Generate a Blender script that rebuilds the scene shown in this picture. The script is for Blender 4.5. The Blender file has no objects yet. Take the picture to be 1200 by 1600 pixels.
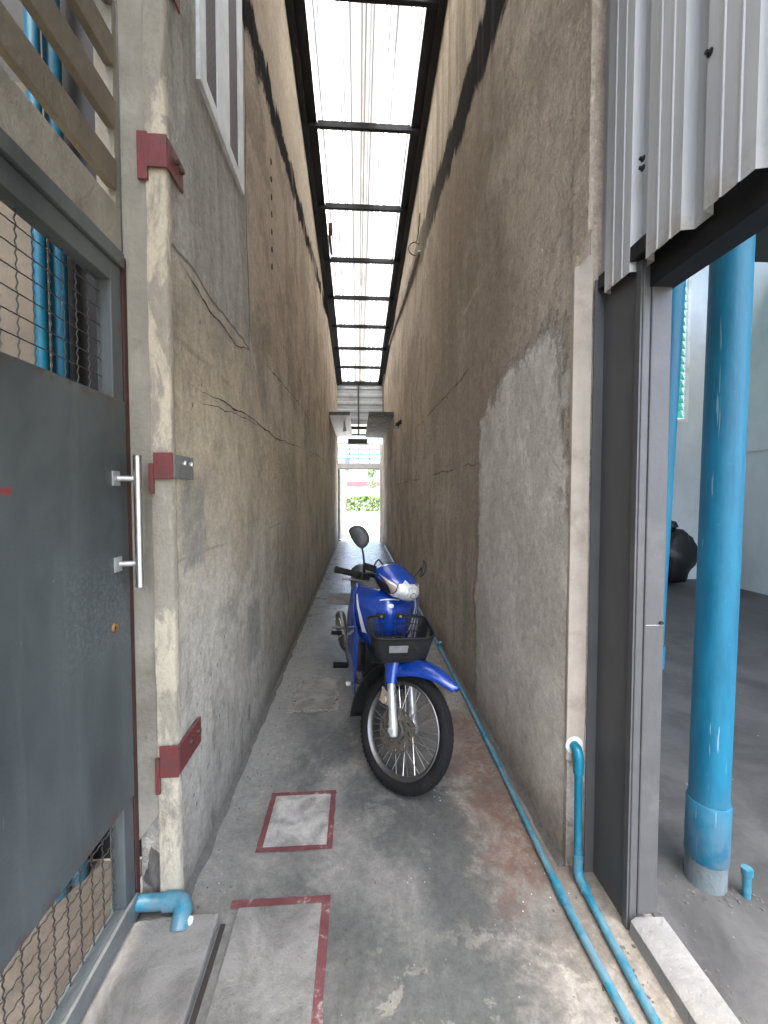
import bpy, math, random
from mathutils import Vector, Matrix, noise as mnoise
R = math.radians
random.seed(7)
sc = bpy.context.scene
C = sc.collection
PI = math.pi

# ------------------------------------------------------------------ materials
class G:
    """small node-graph builder"""
    def __init__(s, name):
        s.mat = bpy.data.materials.new(name); s.mat.use_nodes = True
        s.nt = s.mat.node_tree; s.nt.nodes.clear()
        s.out = s.nt.nodes.new('ShaderNodeOutputMaterial')
        tc = s.nt.nodes.new('ShaderNodeTexCoord'); s.P = tc.outputs['Object']
        sp = s.nt.nodes.new('ShaderNodeSeparateXYZ'); s.nt.links.new(s.P, sp.inputs[0])
        s.X, s.Y, s.Z = sp.outputs
    def put(s, sock, v):
        if isinstance(v, bpy.types.NodeSocket): s.nt.links.new(v, sock)
        elif v is not None:
            if sock.type == 'RGBA' and len(v) == 3: v = (*v, 1)
            sock.default_value = v
    def m(s, op, a, b=None, c=None, clamp=False):
        n = s.nt.nodes.new('ShaderNodeMath'); n.operation = op; n.use_clamp = clamp
        for k, v in enumerate((a, b, c)):
            if v is not None: s.put(n.inputs[k], v)
        return n.outputs[0]
    def add(s, a, b): return s.m('ADD', a, b)
    def sub(s, a, b): return s.m('SUBTRACT', a, b)
    def mul(s, a, b): return s.m('MULTIPLY', a, b)
    def mx(s, a, b): return s.m('MAXIMUM', a, b)
    def mn(s, a, b): return s.m('MINIMUM', a, b)
    def sst(s, x, a, b, lo=0.0, hi=1.0):
        n = s.nt.nodes.new('ShaderNodeMapRange'); n.interpolation_type = 'SMOOTHSTEP'
        s.put(n.inputs[0], x); n.inputs[1].default_value = a; n.inputs[2].default_value = b
        n.inputs[3].default_value = lo; n.inputs[4].default_value = hi
        return n.outputs[0]
    def noise(s, sc3=(1, 1, 1), detail=4, rough=.55, dist=0, off=(0, 0, 0)):
        mp = s.nt.nodes.new('ShaderNodeMapping'); s.nt.links.new(s.P, mp.inputs[0])
        if not isinstance(sc3, tuple): sc3 = (sc3,) * 3
        mp.inputs['Scale'].default_value = sc3; mp.inputs['Location'].default_value = off
        n = s.nt.nodes.new('ShaderNodeTexNoise'); s.nt.links.new(mp.outputs[0], n.inputs['Vector'])
        n.inputs['Scale'].default_value = 1; n.inputs['Detail'].default_value = detail
        n.inputs['Roughness'].default_value = rough; n.inputs['Distortion'].default_value = dist
        return n.outputs[0]
    def vor(s, sc3, feature='F1', off=(0, 0, 0)):
        mp = s.nt.nodes.new('ShaderNodeMapping'); s.nt.links.new(s.P, mp.inputs[0])
        if not isinstance(sc3, tuple): sc3 = (sc3,) * 3
        mp.inputs['Scale'].default_value = sc3; mp.inputs['Location'].default_value = off
        n = s.nt.nodes.new('ShaderNodeTexVoronoi'); n.feature = feature
        s.nt.links.new(mp.outputs[0], n.inputs['Vector']); n.inputs['Scale'].default_value = 1
        return n.outputs['Distance']
    def mix(s, f, a, b):
        n = s.nt.nodes.new('ShaderNodeMix'); n.data_type = 'RGBA'
        s.put(n.inputs[0], f); s.put(n.inputs[6], a); s.put(n.inputs[7], b)
        return n.outputs[2]
    def scale(s, col, f):
        n = s.nt.nodes.new('ShaderNodeMix'); n.data_type = 'RGBA'; n.blend_type = 'MULTIPLY'
        n.inputs[0].default_value = 1
        cmb = s.nt.nodes.new('ShaderNodeCombineXYZ')
        for k in range(3): s.put(cmb.inputs[k], f)
        s.put(n.inputs[6], col); s.nt.links.new(cmb.outputs[0], n.inputs[7])
        return n.outputs[2]
    def box(s, u, v, u0, u1, v0, v1, soft, wob=None):
        """1 inside the rectangle of the u,v plane; wob (a 0..1 noise) makes its edge uneven"""
        du = s.mn(s.sub(u, u0), s.sub(u1, u)); dv = s.mn(s.sub(v, v0), s.sub(v1, v))
        d = s.mn(du, dv)
        if wob is not None: d = s.add(d, wob)
        return s.sst(d, -soft, soft)
    def bump(s, h, dist, strength=1.0, normal=None):
        n = s.nt.nodes.new('ShaderNodeBump'); s.put(n.inputs['Height'], h)
        n.inputs['Distance'].default_value = dist; n.inputs['Strength'].default_value = strength
        if normal is not None: s.nt.links.new(normal, n.inputs['Normal'])
        return n.outputs[0]
    def done(s, color, rough=.6, metal=0.0, normal=None, coat=0, spec=.5, **kw):
        b = s.nt.nodes.new('ShaderNodeBsdfPrincipled')
        s.put(b.inputs['Base Color'], color); s.put(b.inputs['Roughness'], rough); s.put(b.inputs['Metallic'], metal)
        b.inputs['Coat Weight'].default_value = coat; b.inputs['Coat Roughness'].default_value = .06
        b.inputs['Specular IOR Level'].default_value = spec
        for k, v in kw.items(): s.put(b.inputs[k.replace('_', ' ')], v)
        if normal is not None: s.nt.links.new(normal, b.inputs['Normal'])
        s.nt.links.new(b.outputs[0], s.out.inputs[0])
        return s.mat

def simple(name, col, rough=.5, metal=0.0, var=.15, nscale=14, bump=0.0, coat=0, dirt=None, spec=.5):
    """a plain material that still has wear: colour variation, roughness variation, optional dirt and bump"""
    g = G(name)
    a = g.noise(nscale, 5, .6); b = g.noise((nscale * 3, nscale * 3, nscale * .5), 3, .6, off=(3, 1, 7))
    f = g.add(g.mul(g.add(a, g.mul(b, .6)), 2 * var / .8), 1 - 2 * var)
    col2 = g.scale(col, f)
    if dirt: col2 = g.mix(g.sst(g.noise(nscale * .5, 6, .7, off=(9, 4, 2)), .5, .72), col2, dirt)
    rr = g.add(g.mul(a, .25), rough - .12)
    nrm = g.bump(g.noise(nscale * 8, 4, .6), bump) if bump else None
    return g.done(col2, rr, metal, nrm, coat, spec)

def plaster_left():
    g = G('plaster_left'); Y, Z = g.Y, g.Z
    big = g.noise((1, .55, .35), 5, .6, .3); mid = g.noise((3, 2.2, 1.6), 6, .65, .6, (4, 2, 1))
    fine = g.noise(22, 6, .7); sm = g.sst(g.noise((1.3, 1.1, .8), 4, .6, .5, (5, 9, 3)), .42, .6); blot = g.noise((1.8, 1.7, 1.9), 9, .72, .4, (8, 2, 6)); stk = g.noise((5, 7, .8), 6, .66, .5, (1, 5, 2)); stk2 = g.noise((20, 26, 1.1), 3, .6, 0, (7, 5, 2))
    col = g.mix(g.sst(big, .41, .59), (.48, .43, .345), (.68, .625, .515))
    col = g.mix(g.mul(g.sst(mid, .5, .66), .8), col, (.42, .39, .33))
    col = g.mix(g.mul(g.sst(blot, .50, .62), .6), col, (.34, .305, .25))
    col = g.mix(g.mul(g.sst(blot, .47, .36), .5), col, (.60, .545, .44))
    col = g.mix(g.mul(g.mul(g.sst(stk, .5, .66), sm), g.sst(Y, 1.6, 5.0, .7, .22)), col, (.25, .215, .17))
    col = g.mix(g.mul(g.mul(g.sst(stk2, .53, .7), g.sub(1.0, sm)), g.sst(Y, 1.6, 5.0, .5, .15)), col, (.62, .57, .47))
    col = g.mix(g.mul(g.sst(g.noise((5, 4, .8), 4, .6, .4, (11, 3, 8)), .56, .74), .5), col, (.55, .48, .34))
    wob = g.mul(g.sub(mid, .5), .35); wob2 = g.mul(g.sub(blot, .5), 1.1)
    brown = g.mul(g.sst(g.add(Z, g.mul(wob2, .5)), 2.0, 2.45), g.sst(Y, 2.385, 2.43))
    col = g.mix(g.mul(brown, .72), col, g.mix(g.sst(blot, .43, .57), (.56, .465, .36), (.39, .315, .24)))
    yel = g.mul(g.sst(g.add(Z, wob2), .95, 1.35), g.sst(g.add(Z, wob2), 2.15, 1.8))
    col = g.mix(g.mul(yel, .5), col, g.mix(g.sst(mid, .4, .6), (.68, .58, .42), (.53, .455, .335)))
    gry = g.sst(g.add(Z, wob2), 1.15, .55)
    col = g.mix(g.mul(gry, .5), col, g.mix(g.sst(mid, .4, .6), (.57, .55, .49), (.40, .38, .33)))
    for z_, s0 in ((1.93, .018), (2.62, .012), (1.18, .010)):
        ln = g.sst(g.m('ABSOLUTE', g.sub(g.add(Z, g.mul(g.sub(mid, .5), .06)), z_)), s0, s0 * .2); ln = g.mul(ln, g.sst(g.noise((2, 1.1, 2), 4, .6, 0, (z_, 3, 1)), .5, .6))
        col = g.mix(g.mul(ln, .32), col, (.13, .11, .088))
    # smooth grey cement render below the window
    patch = g.box(Y, Z, 1.30, 2.40, 2.22, 9, .02, g.mul(g.sub(g.noise((2, 3, 1.2), 3, .5), .5), .09))
    col = g.mix(g.mul(patch, .8), col, g.mix(g.sst(stk, .4, .62), (.50, .50, .46), (.37, .365, .33)))
    edge = g.mul(g.sst(g.m('ABSOLUTE', g.sub(patch, .5)), .42, .1), .75)
    col = g.mix(edge, col, (.10, .09, .075))
    # rough base course
    low = g.sst(g.add(Z, wob), .55, .05)
    col = g.mix(g.mul(low, .5), col, (.26, .25, .225))
    col = g.mix(g.mul(g.sst(g.add(Z, g.mul(wob, .5)), .16, 0.0), .55), col, (.14, .128, .108))
    dr = g.mul(g.sst(g.noise((7, 7, 2.5), 5, .7, .5, (2, 9, 4)), .55, .68), g.sst(Z, 1.3, .2))
    col = g.mix(g.mul(dr, .6), col, (.13, .115, .095))
    # repaired grey blotches
    for (y0, y1, z0, z1) in ((1.47, 1.68, 1.13, 1.46), (2.3, 2.6, .45, .8)):
        pt = g.box(Y, Z, y0, y1, z0, z1, .03, g.mul(g.sub(g.noise(9, 4, .6), .5), .16))
        col = g.mix(g.mul(pt, .75), col, (.33, .32, .285))
    # mould line left by an old roof, and the paler wall above it
    line = g.add(g.sub(Z, g.add(g.mul(Y, .168), 3.72)), g.mul(g.sub(g.noise((1, 2.6, 2.0), 8, .72, .6), .5), .55))
    col = g.mix(g.mul(g.sst(line, .0, .25), .6), col, (.55, .485, .375))
    mould = g.mul(g.mul(g.sst(line, -.20, -.14), g.sst(line, .08, .02)), g.sst(g.noise((2, 1.3, 1), 3, .6, 0, (5, 5, 5)), .34, .5))
    col = g.mix(g.mul(mould, .985), col, (.013, .0125, .012))
    run = g.mul(g.mul(g.sst(line, -.6, -.05), g.sst(line, .04, -.03)), g.sst(g.noise((9, 14, .5), 3, .6), .55, .7))
    col = g.mix(g.mul(run, .5), col, (.07, .063, .055))
    # pin holes and scrapes
    pit = g.sst(g.vor((26, 26, 12), off=(1, 2, 3)), .13, .05)
    pitm = g.mul(pit, g.sst(g.noise(2.5, 3, .5, 0, (8, 8, 1)), .55, .68))
    col = g.mix(pitm, col, (.05, .045, .04))
    far = g.sst(Y, 3, 10)
    col = g.scale(col, g.add(g.mul(g.sub(fine, .5), .95), 1.0)); col = g.scale(col, g.add(g.mul(g.sub(g.noise(85, 4, .75, 0, (2, 2, 5)), .5), .9), 1.0))
    h = g.add(g.mul(mid, .55), g.add(g.mul(fine, .35), g.mul(g.sub(blot, patch), .3)))
    h = g.sub(h, g.mul(pitm, .8))
    n = g.bump(h, .05, .9); n = g.bump(g.noise(70, 4, .7), .006, .8, n)
    return g.done(col, .95, 0, n, spec=.02)

def plaster_right():
    g = G('plaster_right'); Y, Z = g.Y, g.Z
    big = g.noise((1, .5, .4), 5, .6, .3, (6, 1, 3)); mid = g.noise((3, 2.4, 1.4), 6, .65, .6, (14, 7, 1))
    fine = g.noise(24, 6, .7, 0, (4, 4, 4)); sm = g.sst(g.noise((1.3, 1.0, .7), 4, .6, .5, (15, 9, 3)), .42, .6); blot = g.noise((1.8, 1.6, 1.7), 9, .72, .4, (3, 2, 6)); stk = g.noise((5, 6, .6), 6, .66, .5, (3, 8, 2)); stk2 = g.noise((20, 24, .9), 4, .6, 0, (9, 5, 2))
    col = g.mix(g.sst(big, .42, .58), (.345, .28, .212), (.58, .495, .39))
    col = g.mix(g.mul(g.sst(blot, .50, .62), .55), col, (.30, .245, .19))
    col = g.mix(g.mul(g.sst(blot, .47, .36), .5), col, (.47, .395, .30))
    col = g.mix(g.mul(g.mul(g.sst(stk, .48, .66), sm), g.sst(Y, 1.6, 5.0, .7, .22)), col, (.225, .18, .138))
    col = g.mix(g.mul(g.mul(g.sst(stk2, .54, .72), g.sub(1.0, sm)), g.sst(Y, 1.6, 5.0, .5, .15)), col, (.46, .385, .29))
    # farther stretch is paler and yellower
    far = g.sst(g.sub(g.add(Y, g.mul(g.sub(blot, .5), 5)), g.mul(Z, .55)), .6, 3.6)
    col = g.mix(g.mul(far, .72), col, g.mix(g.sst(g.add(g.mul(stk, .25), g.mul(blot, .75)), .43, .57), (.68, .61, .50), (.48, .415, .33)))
    for z_, s0, c_, y_ in ((2.73, .022, (.60, .53, .42), 2.6), (2.28, .014, (.12, .092, .07), 2.4), (1.62, .010, (.13, .10, .075), 2.6), (1.30, .05, (.62, .57, .48), 3.4)):
        ln = g.sst(g.m('ABSOLUTE', g.sub(g.add(Z, g.mul(g.sub(mid, .5), .10)), z_)), s0, s0 * .2); ln = g.mul(g.mul(ln, g.sst(g.noise((2, 1.2, 2), 4, .6, 0, (z_, 3, 1)), .46, .56)), g.sst(Y, y_, y_ + .2))
        col = g.mix(g.mul(ln, .65), col, c_)
    # scraped cream scars
    sc1 = g.mul(g.sst(g.noise((5, 7, 1.6), 5, .7, 1.2, (21, 4, 7)), .61, .68), g.sst(Z, 1.6, 2.4))
    col = g.mix(g.mul(sc1, .55), col, (.47, .41, .315))
    # grey re-plastered patch low at the near end
    w = g.mul(g.sub(g.noise((3, 4, 3), 5, .6, .4, (2, 2, 9)), .45), .34)
    du = g.mn(g.sub(2.64, Y), g.sub(Y, g.sst(Z, .9, 2.0, 1.42, 1.56))); dv = g.sub(g.sub(2.08, g.mul(g.sst(Y, 1.75, 2.55), .16)), Z)
    pm = g.sst(g.add(g.add(g.m('SMOOTH_MIN', du, dv, .45), w), g.mul(g.sub(fine, .5), .22)), -.05, .06)
    pc = g.mix(g.sst(g.noise((3, 3, 2), 6, .65, .5), .38, .62), (.56, .525, .45), (.71, .67, .585))
    pc = g.mix(g.mul(g.sst(g.add(Z, w), .5, .05), .45), pc, (.34, .295, .235))
    col = g.mix(g.mul(pm, .92), col, pc)
    rim = g.mul(g.sst(g.m('ABSOLUTE', g.sub(pm, .5)), .45, .15), g.sst(fine, .4, .6))
    col = g.mix(g.mul(rim, .6), col, (.10, .085, .07))
    blob = g.box(Y, Z, 1.495, 1.555, 1.74, 1.86, .012, g.mul(g.sub(g.noise(20, 3, .6), .5), .06))
    col = g.mix(blob, col, (.62, .60, .53))
    # mould line of an old roof, clean plaster above it
    line = g.add(g.sub(Z, g.add(g.mul(Y, .115), 3.99)), g.mul(g.sub(g.noise((1, 2.4, 1.8), 8, .72, .6, (3, 3, 3)), .5), .55))
    col = g.mix(g.mul(g.sst(line, .02, .16), .8), col, g.mix(g.sst(stk, .42, .62), (.55, .48, .37), (.36, .30, .225)))
    near = g.sst(Y, 7.5, 2.5, .25, 1.0)
    mould = g.mul(g.mul(g.sst(line, -.36, -.27), g.sst(line, .08, .0)), near)
    col = g.mix(g.mul(mould, .985), col, (.012, .0115, .011))
    run = g.mul(g.mul(g.sst(line, -1.1, -.05), g.sst(line, .02, -.05)), g.sst(g.noise((9, 11, .35), 3, .6, 0, (1, 1, 6)), .5, .72))
    col = g.mix(g.mul(run, .45), col, (.075, .06, .047))
    bot = g.sst(g.add(Z, g.mul(w, .6)), .3, .0)
    col = g.mix(g.mul(bot, .55), col, (.15, .11, .08))
    pit = g.mul(g.sst(g.vor((30, 30, 14), off=(1, 2, 3)), .13, .05), g.sst(g.noise(2.5, 3, .5, 0, (3, 8, 1)), .55, .7))
    col = g.mix(pit, col, (.05, .042, .035))
    col = g.scale(col, g.add(g.mul(g.sub(fine, .5), .95), 1.0)); col = g.scale(col, g.add(g.mul(g.sub(g.noise(85, 4, .75, 0, (2, 2, 5)), .5), .9), 1.0))
    h = g.add(g.mul(mid, .5), g.add(g.mul(g.mul(fine, g.sub(1.0, g.mul(pm, .65))), .4), g.mul(pm, .3)))
    n = g.bump(h, .05, .9); n = g.bump(g.noise(75, 4, .7), .006, .8, n)
    return g.done(col, .95, 0, n, spec=.02)

def concrete_floor():
    g = G('concrete_floor'); X, Y = g.X, g.Y
    big = g.noise((1.6, 1.0, 1), 6, .62, .5, (2.3, 0, 0)); mid = g.noise(4.5, 8, .72, .25); fine = g.noise(34, 6, .72)
    swirl = g.noise((9, 7, 1), 7, .72, .35, (5, 5, 0))
    col = g.mix(g.sst(g.add(big, g.mul(g.sst(Y, 3.2, 1.2), -.06)), .41, .59), (.078, .08, .073), (.185, .181, .163))
    col = g.mix(g.mul(g.sst(mid, .5, .66), .5), col, (.265, .26, .23))
    col = g.mix(g.mul(g.sst(swirl, .52, .64), .45), col, (.125, .125, .116))
    # left margin is pale and dusty, right margin earthy
    col = g.mix(g.mul(g.sst(g.add(X, g.mul(g.sub(mid, .5), .5)), -.25, -.6), .55), col, (.29, .286, .258))
    right = g.mul(g.sst(g.add(X, g.mul(g.sub(mid, .5), .7)), .35, .68), g.sst(Y, 9, 3))
    col = g.mix(g.mul(right, .75), col, g.mix(g.sst(mid, .4, .62), (.185, .16, .125), (.31, .283, .237)))
    red = g.mul(g.box(X, Y, .52, .75, 1.35, 2.6, .09, g.mul(g.sub(g.noise(6, 5, .65, .6), .5), .42)), g.sst(fine, .32, .6))
    col = g.mix(g.mul(red, .85), col, (.115, .054, .034))
    # cream cement splashes near the yard
    sp = g.mul(g.sst(g.noise(7.5, 7, .68, .4, (3, 9, 0)), .56, .60), g.mul(g.sst(Y, 1.36, 1.1), g.sst(X, -.02, .1)))
    col = g.mix(g.mul(sp, .7), col, (.33, .31, .25))
    damp = g.mul(g.sst(g.noise((2, 2, 1), 4, .6, .4, (8, 1, 0)), .5, .66), g.sst(Y, 2.4, 1.2))
    col = g.mix(g.mul(damp, .5), col, (.10, .105, .095))
    # paint chips and grit
    chip = g.mul(g.sst(g.vor((34, 26, 30), off=(2, 1, 0)), .1, .05), g.sst(g.noise(3.5, 2, .5, 0, (1, 8, 0)), .5, .66))
    col = g.mix(chip, col, (.62, .60, .55))
    dk = g.mul(g.sst(g.vor((19, 17, 20), off=(7, 3, 0)), .1, .05), g.sst(g.noise(2.5, 2, .5, 0, (6, 2, 0)), .52, .66))
    col = g.mix(dk, col, (.04, .037, .033))
    # joints
    jt = g.sst(g.m('ABSOLUTE', g.sub(g.m('FRACT', g.mul(g.add(Y, .35), 1 / 2.9)), .5)), .004, .0015)
    jt = g.mul(jt, g.sst(Y, 5.0, 5.2)); col = g.mix(g.mul(jt, .7), col, (.07, .066, .06))
    col = g.scale(col, g.add(g.mul(g.sub(fine, .5), 1.2), 1.0)); col = g.scale(col, g.add(g.mul(g.sub(g.noise(110, 4, .75, 0, (2, 2, 5)), .5), .8), 1.0))
    rough = g.add(g.mul(mid, .3), g.sst(Y, 1.5, 5.0, .50, .14))
    h = g.sub(g.add(g.mul(mid, .6), g.mul(fine, .3)), g.mul(jt, .5))
    n = g.bump(h, .012, .6); n = g.bump(g.noise(120, 3, .7), .0015, .6, n)
    return g.done(col, rough, 0, n, spec=.45)

def shed_floor():
    g = G('shed_concrete'); mid = g.noise(2.2, 6, .65, .6); fine = g.noise(40, 5, .7)
    tro = g.noise((1.5, 6, 1), 5, .65, 1.2)
    col = g.mix(g.sst(mid, .35, .65), (.058, .058, .056), (.10, .099, .095))
    col = g.mix(g.mul(g.sst(tro, .52, .72), .5), col, (.115, .114, .11))
    chip = g.mul(g.sst(g.vor((24, 24, 24)), .09, .04), g.sst(g.noise(3, 2, .5), .52, .62))
    col = g.mix(chip, col, (.55, .55, .52))
    col = g.scale(col, g.add(g.mul(g.sub(fine, .5), .5), 1.0))
    return g.done(col, g.add(g.mul(mid, .3), .42), 0, g.bump(g.add(mid, g.mul(fine, .4)), .01, .6), spec=.4)

def red_paint(name, fade):
    g = G(name); mid = g.noise(9, 6, .7, .5); fine = g.noise(45, 4, .7)
    base = g.mix(g.sst(mid, .3, .7), (.10, .034, .036), (.16, .062, .062))
    con = g.mix(g.sst(fine, .35, .65), (.17, .16, .145), (.33, .32, .285))
    wear = g.sst(g.add(g.mul(mid, .7), g.mul(fine, .35)), fade, fade + .12)
    return g.done(g.mix(wear, base, con), .8, 0, g.bump(fine, .003), spec=.3)

def cover_concrete(name, a, b, sc_=7):
    g = G(name); mid = g.noise(sc_, 7, .7, .4); fine = g.noise(60, 5, .75)
    col = g.mix(g.sst(mid, .36, .64), a, b)
    col = g.mix(g.mul(g.sst(fine, .58, .74), .6), col, (.09, .085, .075))
    col = g.scale(col, g.add(g.mul(g.sub(g.noise(2.2, 4, .6), .5), .8), 1.0))
    return g.done(col, .85, 0, g.bump(g.add(fine, mid), .006), spec=.3)

def cream_edge():
    g = G('chipped_cream'); mid = g.noise((12, 12, 5), 6, .7, .4); fine = g.noise(60, 5, .7)
    col = g.mix(g.sst(mid, .36, .56), (.33, .297, .23), (.55, .49, .37))
    col = g.mix(g.mul(g.sst(g.noise((6, 6, 2.2), 5, .7, .6, (4, 4, 4)), .47, .54), .85), col, (.30, .275, .225))
    col = g.mix(g.mul(g.sst(g.add(g.Z, g.mul(mid, .3)), .5, .1), .5), col, (.27, .25, .21))
    return g.done(g.scale(col, g.add(g.mul(fine, .5), .75)), .85, 0, g.bump(g.add(mid, g.mul(fine, .5)), .012, .9), spec=.25)

def gate_paint():
    g = G('gate_grey_paint'); big = g.noise((2, 1.6, .9), 5, .6, .4); stk = g.noise((8, 9, 1.0), 4, .6, .2, (3, 3, 3)); fine = g.noise(70, 4, .7)
    col = g.mix(g.sst(big, .36, .64), (.060, .072, .073), (.118, .136, .135))
    col = g.mix(g.mul(g.sst(stk, .5, .74), .55), col, (.145, .165, .16))
    scr = g.mul(g.sst(g.noise((30, 60, 14), 3, .6, 2.5, (2, 2, 2)), .70, .73), g.sst(g.noise(3, 2, .5), .45, .6))
    col = g.mix(g.mul(scr, .5), col, (.30, .32, .31))
    scuff = g.sst(g.box(g.Y, g.Z, 1.08, 1.36, .95, 1.2, .14, g.mul(g.sub(big, .5), .3)), .1, .9)
    col = g.mix(g.mul(g.mul(scuff, g.sst(fine, .45, .62)), .35), col, (.22, .24, .235))
    eg = g.mx(g.mx(g.sst(g.m('ABSOLUTE', g.sub(g.Z, .425)), .05, .0), g.sst(g.m('ABSOLUTE', g.sub(g.Z, 1.695)), .03, .0)), g.sst(g.Y, 1.335, 1.372))
    ru = g.mul(eg, g.sst(g.noise((26, 26, 18), 6, .72, .4, (6, 6, 6)), .50, .60)); col = g.mix(g.mul(ru, .8), col, (.10, .05, .032))
    hand = g.mul(g.box(g.Y, g.Z, 1.20, 1.37, 1.05, 1.62, .1, g.mul(g.sub(big, .5), .3)), g.sst(g.noise(18, 5, .7), .42, .62)); col = g.mix(g.mul(hand, .3), col, (.03, .034, .034))
    rs = g.box(g.Y, g.Z, 0.80, 0.925, 1.404, 1.416, .006, g.mul(g.sub(g.noise(30, 3, .6), .5), .02))
    col = g.mix(rs, col, (.32, .03, .03))
    return g.done(col, g.add(g.mul(big, .3), .36), 0.0, g.bump(g.noise((3, 3, 2.2), 3, .5), .012, .5, g.bump(g.add(fine, g.mul(big, 3)), .0012)), spec=.5)

def cladding_metal():
    g = G('painted_sheet_metal'); st = g.noise((14, 14, .6), 4, .6, 0); sp = g.noise(60, 4, .7)
    col = g.mix(g.sst(st, .35, .65), (.40, .40, .385), (.48, .48, .46))
    col = g.mix(g.mul(g.sst(sp, .64, .8), .5), col, (.33, .33, .31))
    low = g.mul(g.sst(g.Z, 2.22, 2.08), g.sst(g.noise(16, 4, .7), .44, .62))
    col = g.mix(g.mul(low, .6), col, (.29, .25, .17))
    return g.done(col, .46, 0.0, g.bump(g.noise((5, 5, 2), 3, .5), .004, .5), spec=.5)

def roof_sheet(name, tint):
    g = G(name); d = g.noise((9, 1.2, 9), 5, .68); sp = g.noise(26, 5, .75, 0, (3, 1, 0))
    col = g.mix(g.mul(g.sst(d, .42, .62), .5), tint, (.25, .255, .25))
    col = g.mix(g.mul(g.sst(sp, .62, .70), .5), col, (.22, .21, .19))
    bd = g.sst(g.noise((17, .35, 1), 5, .66, .15, (3, 8, 0)), .47, .56)
    col = g.mix(g.mul(bd, .78), col, (.112, .116, .12))  # darker bands in the colour keep rib texture in the bright sheet
    bl = g.sst(g.noise((5, 2.2, 1), 6, .7, .4, (9, 1, 0)), .55, .68); col = g.mix(g.mul(bl, .5), col, (.085, .087, .085))
    px = g.m('FRACT', g.mul(g.add(g.X, g.mul(d, .008)), 1 / .1075)); ln = g.sst(g.m('ABSOLUTE', g.sub(px, .5)), .16, .03)
    col = g.mix(g.mul(ln, .92), col, (.03, .032, .034))  # rib shading and dirt painted into the sheet colour as lines
    px2 = g.m('FRACT', g.mul(g.add(g.X, .02), 1 / .215)); ln2 = g.sst(g.m('ABSOLUTE', g.sub(px2, .5)), .05, .02)
    col = g.mix(g.mul(ln2, .85), col, (.02, .021, .022))
    tr = g.nt.nodes.new('ShaderNodeBsdfTranslucent'); df = g.nt.nodes.new('ShaderNodeBsdfDiffuse')
    g.put(tr.inputs[0], col); g.put(df.inputs[0], col)
    mxn = g.nt.nodes.new('ShaderNodeMixShader'); mxn.inputs[0].default_value = .12
    g.nt.links.new(tr.outputs[0], mxn.inputs[1]); g.nt.links.new(df.outputs[0], mxn.inputs[2])
    g.nt.links.new(mxn.outputs[0], g.out.inputs[0])
    return g.mat

def blue_pipe():
    g = G('blue_pvc'); n1 = g.noise((14, 14, 3), 5, .65); n2 = g.noise(70, 4, .7)
    col = g.mix(g.sst(n1, .35, .68), (.0, .135, .215), (.006, .205, .30))
    col = g.mix(g.mul(g.sst(n2, .68, .78), .5), col, (.25, .45, .55))
    dirt = g.mul(g.sst(g.Z, .32, .02), g.sst(g.noise(11, 6, .7, .4), .36, .6))
    col = g.mix(g.mul(dirt, .55), col, (.21, .27, .28))
    return g.done(col, g.add(g.mul(n1, .2), .25), 0, g.bump(n1, .002), spec=.5)

def blue_pipe_deep():
    g = G('blue_pvc_deep'); n1 = g.noise((9, 9, 2), 5, .65); n2 = g.noise(60, 5, .72); st = g.noise((26, 26, .7), 4, .6)
    col = g.mix(g.sst(n1, .35, .65), (.0, .092, .165), (.003, .145, .235))
    col = g.mix(g.mul(g.sst(st, .54, .7), .4), col, (.03, .165, .27))
    col = g.mix(g.mul(g.sst(n2, .64, .74), .5), col, (.16, .28, .34))
    scr = g.sst(g.noise((60, 60, 3), 3, .6, .4, (4, 4, 4)), .68, .71); col = g.mix(g.mul(scr, .5), col, (.30, .42, .47))
    dirt = g.mul(g.sst(g.add(g.Z, g.mul(n1, .3)), .62, .12), g.sst(g.noise(9, 7, .72, .4), .34, .58))
    col = g.mix(g.mul(dirt, .6), col, (.15, .20, .21))
    return g.done(col, g.add(g.mul(n1, .3), .36), 0, g.bump(g.add(n1, g.mul(n2, .3)), .0025), spec=.45)

def moto_blue():
    g = G('motor_blue'); n1 = g.noise(20, 5, .6); fl = g.noise(900, 2, .5)
    col = g.mix(g.sst(n1, .3, .7), (.002, .036, .23), (.004, .054, .34))
    col = g.mix(g.mul(g.sst(g.noise(40, 5, .7, 0, (5, 5, 5)), .62, .8), .25), col, (.12, .13, .16))
    return g.done(col, .25, .12, g.bump(fl, .0004, .3), .8)

def headlamp():
    g = G('headlamp_reflector'); v = g.vor((70, 70, 34)); n1 = g.noise((46, 46, 20), 4, .6, 1.0)
    col = g.mix(g.sst(n1, .40, .58), (.44, .45, .44), (.86, .88, .86))
    col = g.mix(g.mul(g.sst(v, .30, .45), .6), col, (.95, .95, .93))
    return g.done(col, .12, .35, g.bump(v, .004, .7), 1.0)

def screen_mesh_mat():
    g = G('window_screen'); a = g.m('FRACT', g.mul(g.add(g.Y, g.mul(g.Z, .6)), 42)); 
    f = g.sst(a, .3, .42); f = g.mul(f, g.sst(a, .95, .85))
    col = g.mix(f, (.016, .011, .013), (.20, .165, .175))
    return g.done(col, .7)

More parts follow.
